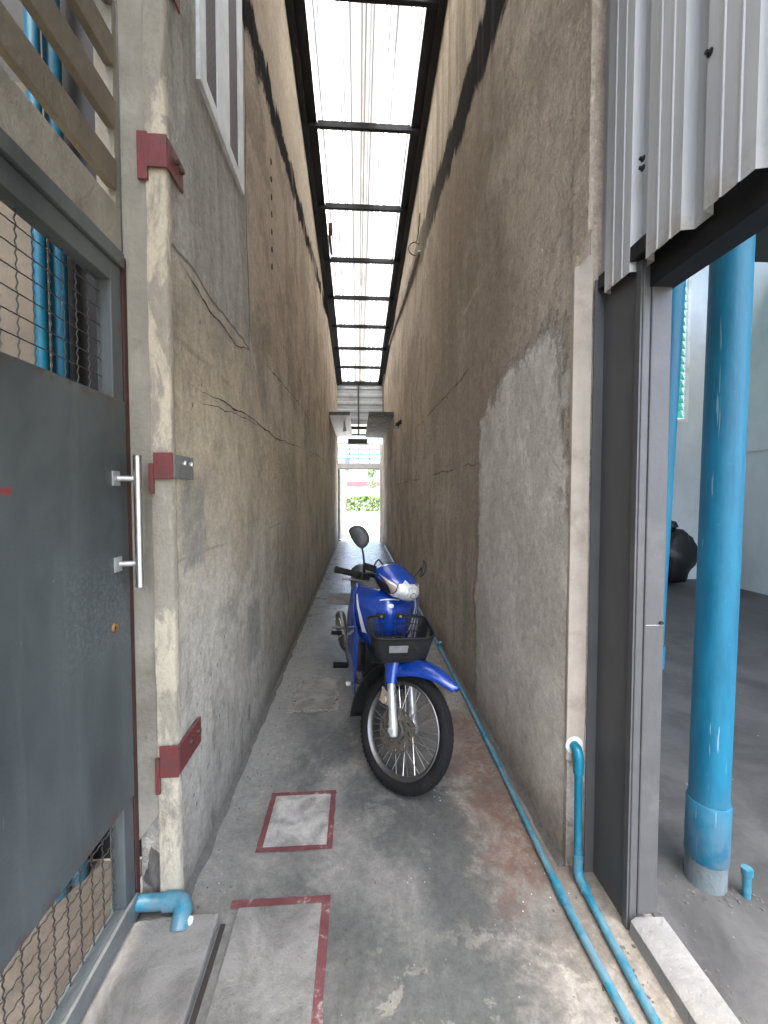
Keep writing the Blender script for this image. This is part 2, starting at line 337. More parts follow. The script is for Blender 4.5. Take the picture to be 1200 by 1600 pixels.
MAT = {}
def build_mats():
    M = MAT
    M['wall_l'] = plaster_left(); M['wall_r'] = plaster_right(); M['floor'] = concrete_floor(); M['shed_floor'] = shed_floor()
    M['red_a'] = red_paint('red_line_paint', .56); M['red_b'] = red_paint('red_line_faded', .38)
    M['cover_a'] = cover_concrete('cover_pale', (.19, .185, .168), (.37, .362, .33), 9)
    M['cover_b'] = cover_concrete('cover_grey', (.14, .137, .124), (.25, .245, .222), 5)
    M['cover_c'] = cover_concrete('cover_dull', (.17, .162, .145), (.29, .28, .25), 6)
    M['cream'] = cream_edge(); M['gate'] = gate_paint(); M['clad'] = cladding_metal()
    M['jamb'] = simple('jamb_render', (.30, .28, .228), .85, 0, .3, 7, .004, dirt=(.20, .18, .145), spec=.25)
    M['rust'] = simple('rusty_brown_steel', (.075, .032, .026), .7, .2, .35, 14, .002, dirt=(.028, .022, .02))
    M['galv'] = simple('worn_galvanised', (.20, .215, .21), .5, .4, .25, 10, .001, dirt=(.27, .27, .25))
    M['wire'] = simple('wire_steel', (.11, .108, .10), .45, .6, .25, 40)
    M['wire_dark'] = simple('wire_dirty', (.06, .056, .05), .6, .4, .35, 40)
    M['chrome'] = simple('chrome', (.62, .62, .61), .2, 1.0, .12, 30)
    M['steel'] = simple('brushed_steel', (.50, .50, .48), .32, 1.0, .15, 30)
    M['silver'] = simple('silver_alloy', (.55, .56, .55), .34, .55, .14, 26, dirt=(.25, .24, .22))
    M['red_steel'] = simple('red_oxide_steel', (.17, .038, .036), .6, 0, .35, 22, .002, dirt=(.09, .05, .044))
    M['bare_steel'] = simple('bare_plate', (.27, .275, .265), .5, .4, .3, 24, .001, dirt=(.16, .13, .10))
    M['black_steel'] = simple('dark_steel', (.013, .0135, .015), .55, .0, .3, 9, dirt=(.022, .022, .022), spec=.3)
    M['grey_steel'] = simple('grey_painted_steel', (.088, .088, .087), .5, .1, .2, 8, .001, dirt=(.125, .12, .115))
    M['grey_dark'] = simple('grey_shop_steel', (.082, .083, .082), .5, .1, .2, 8)
    M['roof_w'] = roof_sheet('roof_clear', (.74, .77, .79)); M['roof_b'] = roof_sheet('roof_beige', (.135, .13, .117))
    M['gable'] = simple('gable_metal', (.52, .56, .58), .4, .1, .15, 6, dirt=(.40, .40, .37))
    M['pipe'] = blue_pipe(); M['pipe_deep'] = blue_pipe_deep(); M['conduit'] = simple('conduit_grey', (.36, .33, .28), .6, 0, .25, 12, dirt=(.22, .19, .15))
    M['pipe_base'] = simple('dirty_pipe_base', (.12, .15, .155), .7, 0, .35, 12, .003, dirt=(.09, .085, .075))
    M['yard_dark'] = simple('yard_earth', (.06, .052, .043), .9, 0, .35, 6, .004, dirt=(.10, .085, .07))
    M['yard_board'] = simple('yard_boards', (.095, .075, .06), .85, 0, .4, 5, .003, dirt=(.07, .055, .045))
    M['board'] = simple('cement_board', (.44, .39, .32), .85, 0, .2, 10, .003, dirt=(.33, .275, .21), spec=.25)
    M['white_paint'] = simple('white_paint', (.74, .76, .76), .5, 0, .12, 6, dirt=(.52, .53, .5))
    M['window_white'] = simple('window_white_paint', (.66, .70, .71), .5, 0, .2, 8, dirt=(.48, .49, .47))
    M['screen'] = screen_mesh_mat()
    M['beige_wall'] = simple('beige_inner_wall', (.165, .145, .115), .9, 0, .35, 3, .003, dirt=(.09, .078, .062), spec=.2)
    M['fin'] = simple('louvre_concrete', (.195, .168, .125), .88, 0, .28, 6, .005, dirt=(.19, .17, .135), spec=.2)
    M['curb'] = simple('painted_curb', (.23, .23, .218), .8, 0, .3, 5, .006, dirt=(.27, .255, .22), spec=.3)
    M['room_white'] = simple('shed_white', (.60, .66, .67), .8, 0, .1, 2.5, dirt=(.54, .59, .59), spec=.3)
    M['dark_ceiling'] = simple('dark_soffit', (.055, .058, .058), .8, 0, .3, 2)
    M['black_plastic'] = simple('black_plastic', (.011, .011, .011), .45, 0, .3, 20, dirt=(.024, .023, .021), spec=.3)
    M['grey_plastic'] = simple('grey_plastic', (.035, .040, .038), .42, 0, .2, 20, dirt=(.085, .088, .082))
    M['rubber'] = simple('rubber', (.011, .011, .011), .8, 0, .3, 26, .001, dirt=(.024, .022, .02), spec=.2)
    M['seat'] = simple('seat_vinyl', (.030, .031, .031), .5, 0, .2, 30, .001)
    M['engine'] = simple('engine_alloy', (.13, .125, .115), .55, .5, .35, 24, .001, dirt=(.05, .045, .038))
    M['rim'] = simple('rim_steel', (.17, .17, .165), .38, .9, .2, 30, dirt=(.14, .13, .115))
    M['disc'] = simple('disc_steel', (.20, .175, .145), .42, .8, .25, 26, dirt=(.09, .065, .045))
    M['brass'] = simple('caliper_alloy', (.40, .35, .25), .5, .4, .3, 30, dirt=(.20, .16, .11))
    M['lens'] = simple('lens_clear', (.74, .76, .74), .10, .5, .3, 60, .002, coat=1)
    M['lens'] = headlamp()
    M['lens_amber'] = simple('lens_warm', (.50, .40, .32), .16, .3, .3, 30, coat=1)
    M['lens_red'] = simple('lens_red', (.35, .01, .01), .2, 0, .1, 20, coat=1)
    M['moto'] = moto_blue(); M['decal'] = simple('white_decal', (.74, .75, .77), .35, 0, .1, 30, coat=.5)
    M['silver_decal'] = simple('silver_decal', (.45, .46, .47), .35, .5, .1, 40)
    M['bag'] = simple('black_bag', (.012, .012, .013), .4, 0, .3, 8, .006)
    M['crack'] = simple('crack_dark', (.028, .024, .02), .95, 0, .3, 30)
    M['debris'] = simple('rubble', (.12, .113, .10), .9, 0, .4, 30, .004)
    M['rust_key'] = simple('rusted_brass', (.26, .15, .06), .6, .5, .4, 60)
    M['hedge'] = simple('hedge_leaf', (.13, .22, .06), .6, 0, .5, 1.4)
    M['tree_leaf'] = simple('tree_leaf', (.14, .21, .09), .6, 0, .5, 1.1)
    M['bark'] = simple('bark', (.14, .11, .085), .9, 0, .3, 6)
    M['street'] = simple('street_concrete', (.42, .42, .405), .85, 0, .15, .7)
    M['soil'] = simple('kerb_concrete', (.36, .35, .33), .85, 0, .2, 1)
    M['shop_white'] = simple('shop_white', (.62, .60, .57), .7, 0, .12, .5)
    M['shop_red'] = simple('shop_red', (.40, .05, .06), .6, 0, .15, 1)
    M['shop_blue'] = simple('shop_blue', (.20, .30, .48), .6, 0, .15, 1)
    M['awning'] = roof_sheet('awning_blue', (.26, .46, .78))
    M['awning_deep'] = roof_sheet('awning_deep', (.10, .30, .75))
    M['shop_dark'] = simple('shop_window', (.30, .31, .33), .25, 0, .2, 2)
    g = G('green_glass'); tb = g.nt.nodes.new('ShaderNodeBsdfTranslucent'); tb.inputs[0].default_value = (.22, .50, .42, 1)
    g.nt.links.new(tb.outputs[0], g.out.inputs[0]); M['glass'] = g.mat
build_mats()

# ------------------------------------------------------------------ mesh helpers
class B:
    def __init__(s): s.v = []; s.f = []
    def add(s, v, f):
        o = len(s.v); s.v += [tuple(p) for p in v]; s.f += [tuple(i + o for i in q) for q in f]
    def box(s, x0, x1, y0, y1, z0, z1, mtx=None):
        v = [Vector(p) for p in ((x0, y0, z0), (x1, y0, z0), (x1, y1, z0), (x0, y1, z0), (x0, y0, z1), (x1, y0, z1), (x1, y1, z1), (x0, y1, z1))]
        if mtx: v = [mtx @ p for p in v]
        s.add(v, [(0, 3, 2, 1), (4, 5, 6, 7), (0, 1, 5, 4), (1, 2, 6, 5), (2, 3, 7, 6), (3, 0, 4, 7)])
    def bar(s, a, b, w, h=None, up=(0, 0, 1)):
        a = Vector(a); b = Vector(b); h = h or w; d = (b - a).normalized(); u = Vector(up)
        if abs(d.dot(u)) > .95: u = Vector((1, 0, 0))
        r = d.cross(u).normalized(); u = r.cross(d)
        v = [p + r * (i * w / 2) + u * (j * h / 2) for p in (a, b) for i, j in ((-1, -1), (1, -1), (1, 1), (-1, 1))]
        s.add(v, [(3, 2, 1, 0), (4, 5, 6, 7), (0, 1, 5, 4), (1, 2, 6, 5), (2, 3, 7, 6), (3, 0, 4, 7)])
    def tube(s, pts, rad, n=12, cap=True):
        pts = [Vector(p) for p in pts]
        if not isinstance(rad, (list, tuple)): rad = [rad] * len(pts)
        t0 = (pts[1] - pts[0]).normalized(); u = Vector((0, 0, 1))
        if abs(t0.dot(u)) > .9: u = Vector((1, 0, 0))
        u = (u - t0 * u.dot(t0)).normalized(); rings = []; v = []
        for k, p in enumerate(pts):
            if k == 0: t = t0
            elif k == len(pts) - 1: t = (pts[k] - pts[k - 1]).normalized()
            else: t = ((pts[k + 1] - p).normalized() + (p - pts[k - 1]).normalized()).normalized()
            u = (u - t * u.dot(t)).normalized(); w = t.cross(u)
            v += [p + (u * math.cos(2 * PI * i / n) + w * math.sin(2 * PI * i / n)) * rad[k] for i in range(n)]
        f = [(k * n + i, k * n + (i + 1) % n, (k + 1) * n + (i + 1) % n, (k + 1) * n + i) for k in range(len(pts) - 1) for i in range(n)]
        if cap: f += [tuple(reversed(range(n))), tuple((len(pts) - 1) * n + i for i in range(n))]
        s.add(v, f)
    def lathe(s, prof, c, axis=(0, 1, 0), n=40, closed=False):
        """prof: (radius, along-axis) pairs"""
        c = Vector(c); a = Vector(axis).normalized(); u = Vector((0, 0, 1))
        if abs(a.dot(u)) > .9: u = Vector((1, 0, 0))
        u = (u - a * u.dot(a)).normalized(); w = a.cross(u); m = len(prof)
        v = [c + a * h + (u * math.cos(2 * PI * i / n) + w * math.sin(2 * PI * i / n)) * r for i in range(n) for r, h in prof]
        f = []
        for i in range(n):
            j = (i + 1) % n
            for k in range(m if closed else m - 1):
                l = (k + 1) % m; f.append((i * m + k, j * m + k, j * m + l, i * m + l))
        if not closed:
            for k in (0, m - 1):
                if prof[k][0] > 1e-5:
                    q = [i * m + k for i in range(n)]; f.append(tuple(q if k else reversed(q)))
        s.add(v, f)
    def loft(s, rings, closed=False, cap=False):
        m = len(rings[0]); v = [p for r in rings for p in r]; f = []
        for k in range(len(rings) - 1):
            for i in range(m if closed else m - 1):
                j = (i + 1) % m; f.append((k * m + i, k * m + j, (k + 1) * m + j, (k + 1) * m + i))
        if cap: f += [tuple(reversed(range(m))), tuple((len(rings) - 1) * m + i for i in range(m))]
        s.add(v, f)
    def prism(s, poly, axis, a, b):
        """extrude a 2D polygon along axis 'x','y' or 'z' from a to b"""
        def P(p, h): return {'x': (h, p[0], p[1]), 'y': (p[0], h, p[1]), 'z': (p[0], p[1], h)}[axis]
        n = len(poly); v = [P(p, a) for p in poly] + [P(p, b) for p in poly]
        s.add(v, [tuple(reversed(range(n))), tuple(range(n, 2 * n))] + [(i, (i + 1) % n, n + (i + 1) % n, n + i) for i in range(n)])
    def blob(s, c, r, seed=0, n=10, amp=.25, mtx=None):
        c = Vector(c); rx, ry, rz = r; v = []; m = n * 2
        for i in range(n + 1):
            th = PI * i / n
            for j in range(m):
                ph = 2 * PI * j / m; d = Vector((math.sin(th) * math.cos(ph), math.sin(th) * math.sin(ph), math.cos(th)))
                k = 1 + amp * mnoise.noise(d * 1.7 + Vector((seed * 3.1, seed, 0)))
                p = Vector((d.x * rx * k, d.y * ry * k, d.z * rz * k))
                v.append(c + (mtx @ p if mtx else p))
        s.add(v, [(i * m + j, i * m + (j + 1) % m, (i + 1) * m + (j + 1) % m, (i + 1) * m + j) for i in range(n) for j in range(m)])

OFF = {}
def obj(name, b, mat, parent=None, smooth=None, bevel=0, solid=0, sub=0, xf=None):
    me = bpy.data.meshes.new(name)
    vs = b.v if xf is None else [tuple(xf @ Vector(p)) for p in b.v]
    me.from_pydata(vs, [], b.f); me.validate(); me.update()
    me.materials.append(MAT[mat] if isinstance(mat, str) else mat)
    import bmesh
    bm = bmesh.new(); bm.from_mesh(me); bmesh.ops.remove_doubles(bm, verts=bm.verts, dist=1e-5)
    bmesh.ops.recalc_face_normals(bm, faces=bm.faces); bm.to_mesh(me); bm.free()
    o = bpy.data.objects.new(name, me); C.objects.link(o)
    if smooth is not None:
        me.shade_smooth() if smooth >= 180 else me.set_sharp_from_angle(angle=R(smooth))
        if smooth < 180:
            for p in me.polygons: p.use_smooth = True
    if solid:
        md = o.modifiers.new('solid', 'SOLIDIFY'); md.thickness = solid; md.offset = 0
    if bevel:
        md = o.modifiers.new('bevel', 'BEVEL'); md.width = bevel; md.segments = 2; md.limit_method = 'ANGLE'; md.angle_limit = R(40)
    if sub:
        md = o.modifiers.new('sub', 'SUBSURF'); md.levels = sub; md.render_levels = sub
    OFF[o.name] = Vector((0, 0, 0))
    if parent is not None:
        o.parent = parent; o.location = -OFF[parent.name]
    return o
def tag(o, label, cat, group=None, kind=None):
    if label: o['label'] = label
    if cat: o['category'] = cat
    if group: o['group'] = group
    if kind: o['kind'] = kind
    return o
def thing(name, loc, label, cat, group=None, rot=None):
    o = bpy.data.objects.new(name, None); C.objects.link(o); o.location = loc; o.empty_display_size = .1
    if rot: o.rotation_euler = rot; OFF[o.name] = Vector((0, 0, 0))
    else: OFF[o.name] = Vector(loc)
    return tag(o, label, cat, group)
def struct(name, b, mat, **k):
    o = obj(name, b, mat, **k); o['kind'] = 'structure'; return o

# ------------------------------------------------------------------ dimensions
XL, XR = -.605, .77            # inner faces of the two alley walls
YL, YR = 1.415, 1.475          # near ends of the walls
YE = 13.0                      # street end of the alley
def roof_z(y): return 5.95 - .1046 * y

# ------------------------------------------------------------------ ground
b = B()
xs = [-60, -12, -3, -.8] + [-.6 + .2 * i for i in range(8)] + [1.2, 4, 12, 60]
ys = [-40, -10, -3, 0] + [.5 * i for i in range(1, 27)]
vv = [(x, y, 0) for y in ys for x in xs]; n = len(xs)
b.add(vv, [(j * n + i, j * n + i + 1, (j + 1) * n + i + 1, (j + 1) * n + i) for j in range(len(ys) - 1) for i in range(n - 1)])
struct('ground', b, 'floor')
b = B(); b.add([(-200, 13, -.004), (200, 13, -.004), (200, 400, -.004), (-200, 400, -.004)], [(0, 1, 2, 3)]); struct('street', b, 'street')
b = B(); b.box(.98, 12, -6, 6.62, -.02, .006); struct('shed_floor', b, 'shed_floor')

# ------------------------------------------------------------------ alley walls
def wavy_wall(bd, x, y0, y1, z0, z1, xback, seed, step=.11):
    ny = int((y1 - y0) / step) + 1; nz = int((z1 - z0) / step) + 1; v = []
    sgn = 1 if xback < x else -1
    for j in range(nz + 1):
        for i in range(ny + 1):
            y = y0 + (y1 - y0) * i / ny; z = z0 + (z1 - z0) * j / nz
            d = .010 * mnoise.noise(Vector((seed, y * .7, z * .7))) + .005 * mnoise.noise(Vector((seed + 5, y * 2.6, z * 2.6)))
            if i in (0, ny) or j in (0, nz): d *= .3
            v.append((x + sgn * d, y, z))
    m = ny + 1
    bd.add(v, [(j * m + i, j * m + i + 1, (j + 1) * m + i + 1, (j + 1) * m + i) for j in range(nz) for i in range(ny)])
    xb = x - sgn * .012
    bd.box(min(xb, xback), max(xb, xback), y0 + .002, y1 - .002, z0, z1)

lw = thing('alley_wall', (XL, 7, 0), 'tall stained beige plaster wall with red hinge brackets and a high white window', 'wall')
b = B(); wavy_wall(b, XL, YL, YE, 0, 6.4, XL - .13, 1); obj('wall_face', b, 'wall_l', lw, smooth=60)
# chipped cream corner strip, an uneven column of plaster
def ragged_strip(bd, x0, x1, y0, y1, z0, z1, seed, amp=.006, step=.05):
    n = int((z1 - z0) / step); rings = []
    for k in range(n + 1):
        z = z0 + (z1 - z0) * k / n
        q = [amp * mnoise.noise(Vector((seed + i * 7, z * 5, 0))) + amp * .6 * mnoise.noise(Vector((seed + i * 3, z * 17, 4))) for i in range(4)]
        rings.append([(x0, y1, z), (x0 + q[0] * .4, y0 + q[1], z), (x1 - .008 + q[2], y0 + q[1] * .8, z), (x1 + q[2], y0 + .008 + q[3], z), (x1 + q[2], y1, z)])
    bd.loft(rings, closed=True, cap=True)
b = B(); ragged_strip(b, -.664, XL + .004, 1.392, 1.425, .0, 6.4, 3); obj('corner_strip', b, 'cream', lw, smooth=50)
b = B()
b.prism([(-.742, .235), (-.742, 6.4), (-.665, 6.4), (-.665, .335)], 'y', 1.398, 1.440)
obj('jamb_panel', b, 'jamb', lw, bevel=.003)
b = B(); b.blob((-.69, 1.44, .10), (.05, .035, .12), 4, 8, .5); obj('broken_base', b, 'debris', lw, smooth=40)
def ribbon(pts, w, seed, face_x, sgn):
    """a thin jagged crack lying on a wall face"""
    bd = B(); L = []; n = 60; P = []
    for k in range(n + 1):
        t = k / n * (len(pts) - 1); i = min(int(t), len(pts) - 2); f = t - i
        y = pts[i][0] * (1 - f) + pts[i + 1][0] * f; z = pts[i][1] * (1 - f) + pts[i + 1][1] * f
        z += .018 * mnoise.noise(Vector((seed, y * 5, 0))) + .007 * mnoise.noise(Vector((seed, y * 23, 2)))
        ww = w * (.25 + .9 * abs(mnoise.noise(Vector((seed + 9, y * 6, 1))))) * min(1, 6 * k / n, 6 * (n - k) / n) + .0008
        d = .010 * mnoise.noise(Vector((1 if sgn > 0 else 2, y * .7, z * .7))) + .005 * mnoise.noise(Vector(((1 if sgn > 0 else 2) + 5, y * 2.6, z * 2.6)))
        P.append([(face_x + sgn * (d + .0035), y, z - ww / 2), (face_x + sgn * (d + .0035), y, z + ww / 2)])
    bd.loft(P); return bd
for i, (pts, w) in enumerate([([(1.60, 1.80), (2.3, 1.84), (3.2, 1.83), (4.75, 1.93)], .013), ([(1.62, 1.765), (2.1, 1.80), (2.6, 1.83)], .006),
                              ([(2.75, 2.26), (3.4, 2.30), (4.5, 2.36), (5.6, 2.35)], .012), ([(1.50, 2.19), (1.8, 2.15), (2.2, 2.16), (2.42, 2.22)], .016),
                              ([(5.2, 1.95), (6.6, 2.02), (8, 2.0)], .012)]):
    obj('crack', ribbon(pts, w, 11 + i, XL, 1), 'crack', lw)
for i in range(7):
    b = B(); y = 3.05 + .03 * mnoise.noise(Vector((i, 0, 0))); b.blob((XL + .004, y, 3.02 + i * .12), (.006, .014, .02), i, 6, .4); obj('bolt_hole', b, 'crack', lw)

rw = thing('alley_wall', (XR, 7, 0), 'tall brown streaked plaster wall with a pale grey repair patch low at its end', 'wall')
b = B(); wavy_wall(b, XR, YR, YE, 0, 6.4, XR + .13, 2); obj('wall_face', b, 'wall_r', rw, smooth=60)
b = B(); b.prism([(1.478, 2.195), (1.372, 2.285), (1.372, 6.4), (1.478, 6.4)], 'x', XR - .003, XR + .014); obj('wall_lip', b, 'wall_r', rw, bevel=.003)
def fillet(x, sgn, y0, y1, seed):
    """uneven mortar and dirt where a wall meets the floor"""
    bd = B(); rings = []; n = int((y1 - y0) / .05)
    for k in range(n + 1):
        y = y0 + (y1 - y0) * k / n
        a = .022 + .022 * abs(mnoise.noise(Vector((seed, y * 4, 0)))) + .01 * mnoise.noise(Vector((seed, y * 17, 0)))
        h = .018 + .03 * abs(mnoise.noise(Vector((seed + 4, y * 3, 0))))
        rings.append([(x, y, .001), (x + sgn * max(a, .006), y, .001), (x + sgn * a * .45, y, h * .5), (x, y, h)])
    bd.loft(rings, closed=True, cap=True); return bd
obj('mortar_fillet', fillet(XL - .004, 1, YL, YE - .1, 3), 'debris', lw, smooth=60)
obj('mortar_fillet', fillet(XR + .004, -1, YR, YE - .1, 8), 'debris', rw, smooth=60)

# window high in the left wall
win = thing('screened_window', (XL, 1.98, 2.98), 'white framed window with two dark mesh screens high in the beige wall', 'window')
b = B(); y0, y1, z0, z1 = 1.685, 2.30, 2.985, 4.75; d = .012
sl = [(1.755, 1.885), (2.06, 2.205)]
b.box(XL - .01, XL + d, y0, sl[0][0], z0, z1); b.box(XL - .01, XL + d, sl[0][1], sl[1][0], z0, z1); b.box(XL - .01, XL + d, sl[1][1], y1, z0, z1)
for a, c in sl: b.box(XL - .01, XL + d, a, c, z0, z0 + .06); b.box(XL - .01, XL + d, a, c, z1 - .06, z1)
obj('frame', b, 'window_white', win, bevel=.002)
for a, c in sl:
    b = B(); b.box(XL - .005, XL + .007, a, c, z0 + .06, z1 - .06); obj('mesh_screen', b, 'screen', win)

# ------------------------------------------------------------------ hinge brackets on the corner
def bracket(z, label, wall_mat='red_steel', tilt=0, side=True, h=.10, L=.13):
    t = thing('hinge_bracket', (XL, 1.40, z), label, 'bracket', 'brackets bolted round the wall corner')
    b = B(); b.box(-.652, XL + .014, 1.376, 1.384, z - h / 2, z + h / 2); obj('corner_plate', b, 'red_steel', t, bevel=.002)
    b = B(); b.box(XL + .008, XL + .015, 1.3845, 1.3845 + L, z - h * .46, z + h * .46)
    o = obj('strap', b, wall_mat, t, bevel=.002)
    for k in (.45, .8):
        b = B(); b.lathe([(0, .012), (.008, .012), (.011, .006), (.011, 0), (0, 0)], (XL + .0151, 1.3845 + L * k, z + .012), (1, 0, 0), 10)
        obj('bolt', b, 'steel' if wall_mat != 'red_steel' else 'rust', o)
    if side:
        b = B(); b.box(-.684, -.653, 1.380, 1.390, z - h * .85, z + h * .6); obj('hinge_knuckle', b, 'red_steel', t, bevel=.002)
    else:
        b = B(); b.box(-.668, -.653, 1.378, 1.388, z - h * 1.05, z + h * .1); obj('hinge_knuckle', b, 'red_steel', t, bevel=.002)
    return t
bracket(.525, 'red steel bracket bolted low on the left wall corner above the blue elbow pipe', h=.105, side=False, L=.19)
bracket(1.497, 'half red half bare steel bracket at door handle height on the left wall corner', 'bare_steel', side=False, h=.085, L=.16)
bracket(2.475, 'red steel bracket level with the concrete louvres on the left wall corner', h=.10, L=.115)
bracket(3.06, 'topmost red steel bracket on the left wall corner, cut by the photo edge', h=.10, L=.115)

# ------------------------------------------------------------------ gate side
GX = -.735
gs = thing('gate_wall', (GX, .6, 0), 'beige rendered lintel and wall above the grey steel gate', 'wall')
b = B(); b.box(-.86, GX - .004, -.6, 1.392, 2.155, 2.30); obj('lintel', b, 'jamb', gs, bevel=.006)
b = B(); b.box(-.88, GX - .004, -.6, 1.392, 3.30, 6.4); obj('upper_wall', b, 'jamb', gs)
b = B(); b.box(-.80, GX - .010, 1.372, 1.396, 2.301, 3.30); obj('side_pier', b, 'jamb', gs)
b = B(); b.box(-1.9, -1.62, -3.0, 2.2, 0, 3.02); b.box(-1.62, -.74, 1.78, 1.9, 0, 3.02)
b.box(-1.62, -.80, -3.0, -2.9, 0, 2.75)
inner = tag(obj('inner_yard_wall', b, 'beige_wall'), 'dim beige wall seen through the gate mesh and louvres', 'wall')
b = B()
for y in (.45, .95, 1.2, 1.42, 1.66): b.box(-1.622, -1.612, y, y + .018, 0, 3.0)
obj('wall_seam', b, 'rust', inner)
b = B(); b.box(-1.90, -1.66, -.6, 2.2, 3.021, 6.4); b.box(-1.66, -.74, 1.80, 1.9, 3.021, 6.4); obj('shade_upper_wall', b, 'dark_ceiling', inner)  # coloured dark to give the shade seen between the louvre slats
b = B(); b.box(-1.085, -.75, 1.62, 1.775, 0, 6.2); tag(obj('recess_shade_block', b, 'black_steel'), 'dark block standing in for the shaded recess behind the gate beside the blue pipes', 'stand-in block')  # near-black block put in place of the shade in the recess
b = B(); b.box(-1.62, -.80, -2.9, 1.6, .002, .008); tag(obj('yard_floor', b, 'yard_dark'), 'dark earthy floor behind the gate', 'floor', kind='structure')
lb = thing('board_fence', (-1.2, .6, 0), 'low brown board partition seen behind the lower gate mesh', 'partition')
for k in range(16):
    b = B(); y = -.9 + k * .152; b.box(-1.20, -1.18, y, y + .147, .009, .80 + .02 * math.sin(k * 2.3)); obj('board', b, 'yard_board', lb, bevel=.002)
for i in range(5):
    z = 2.345 + i * .182
    t = B()
    # slanted concrete slat, outer edge lower
    poly = [(GX - .034, z + .004), (GX - .004, z - .004), (GX - .002, z + .084), (GX - .030, z + .092)]
    t.prism([(p[0], p[1]) for p in poly], 'y', -.6, 1.371)
    names = ['lowest concrete louvre slat just above the gate lintel', 'second concrete louvre slat up from the gate lintel', 'third concrete louvre slat up from the gate lintel',
             'fourth concrete louvre slat up from the gate lintel', 'highest concrete louvre slat above the gate']
    tag(obj('louvre_slat', t, 'fin', bevel=.004), names[i], 'louvre slat', 'concrete louvre slats above the gate')
for (x, y, r, nm) in ((-1.045, 1.47, .020, 'narrower blue pipe standing behind the gate mesh'), (-1.03, 1.535, .026, 'thicker blue pipe standing behind the gate mesh next to the dark recess block')):
    t = thing('water_pipe', (x, y, 0), nm, 'pipe', 'blue pipes behind the gate')
    b = B(); b.tube([(x, y, 0), (x, y, 6.2)], r, 16, False); obj('pipe_shaft', b, 'pipe_deep', t, smooth=60)
    b = B(); b.tube([(x, y, .0), (x, y, .5)], r * 1.5, 16); obj('socket', b, 'pipe_deep', t, smooth=40)

gate = thing('steel_gate', (GX, 1.385, 0), 'grey painted steel gate with wire mesh above and below a solid panel', 'gate')
gx0, gx1 = GX - .045, GX
yA, yB = .28, 1.372
b = B()
b.box(gx0, gx1, yB - .055, yB, .03, 2.105)                  # free stile
b.box(gx0, gx1, yA, yA + .055, .03, 2.105)
b.box(gx0, gx1, yA + .0551, yB - .0551, 2.045, 2.105)
b.box(gx0, gx1, yA + .0551, yB - .0551, .03, .095)
obj('gate_frame', b, 'gate', gate, bevel=.003)
b = B(); b.box(gx1 + .001, gx1 + .006, yA, yB - .002, .425, 1.695); obj('sheet_panel', b, 'gate', gate, bevel=.002)
def crimped(z0, z1, y0, y1, x, step, mat, ry=.0018):
    bd = B(); ny = int((y1 - y0) / step); nz = int((z1 - z0) / step)
    for i in range(ny + 1):
        y = y1 - .012 - i * step; n = int((z1 - z0) / (step / 4)); ph = i % 2
        if y < y0: break
        bd.tube([(x + .0016 * (1 if k % 2 else -1), y + .0009 * (1 if k % 2 else -1), z0 + (z1 - z0) * k / n) for k in range(n + 1)], ry, 5, False)
    for j in range(nz + 1):
        z = z0 + .02 + j * step; n = int((y1 - y0) / (step / 4)); ph = j % 2
        if z > z1: break
        bd.tube([(x - .0016 * (1 if k % 2 else -1), y0 + (y1 - y0) * k / n, z + .0009 * (1 if k % 2 else -1)) for k in range(n + 1)], ry, 5, False)
    return bd
obj('wire_mesh', crimped(1.69, 2.05, yA + .05, yB - .05, gx0 + .012, .05, 'wire'), 'wire', gate, smooth=60)
obj('wire_mesh', crimped(.09, .43, yA + .05, yB - .05, gx0 + .012, .05, 'wire_dark'), 'wire_dark', gate, smooth=60)
b = B(); b.box(gx1 - .046, gx1 + .012, yA, yB - .004, .018, .029); b.box(gx1 + .001, gx1 + .012, yA, yB - .004, .0295, .098); obj('bottom_rail', b, 'galv', gate, bevel=.002)
# pull handle with two stand-offs
hd = B(); hx, hy = GX + .062, 1.322
hd.tube([(hx, hy, 1.117), (hx, hy, 1.12), (hx, hy, 1.125), (hx, hy, 1.518), (hx, hy, 1.523), (hx, hy, 1.526)], [.009, .0125, .0115, .0115, .0125, .009], 16)
h = obj('pull_handle', hd, 'steel', gate, smooth=40)
for z in (1.193, 1.453):
    b = B(); b.box(GX + .0065, GX + .011, 1.286, 1.322, z - .022, z + .022); b.tube([(GX + .011, 1.308, z), (GX + .054, 1.318, z)], .0085, 14); obj('standoff', b, 'silver', h, smooth=40)
b = B(); b.lathe([(.006, .0), (.006, .004), (.011, .006), (.015, .003), (.016, 0)], (GX + .0062, 1.283, 1.005), (1, 0, 0), 20); k = obj('keyhole', b, 'rust_key', gate, smooth=50)
b = B(); b.box(GX + .0066, GX + .0074, 1.281, 1.285, .995, 1.012); obj('slot', b, 'crack', k)
# fixed frame of the gate
fr = thing('gate_surround', (GX, 1.39, 0), 'rusty brown steel frame around the grey gate', 'door frame')
b = B(); b.box(GX - .05, GX + .004, 1.3745, 1.397, .0, 2.15); obj('jamb_angle', b, 'rust', fr, bevel=.002)
b = B(); b.box(GX - .05, GX + .012, -.5, 1.374, 2.108, 2.152); obj('head_bar', b, 'gate', fr, bevel=.003)

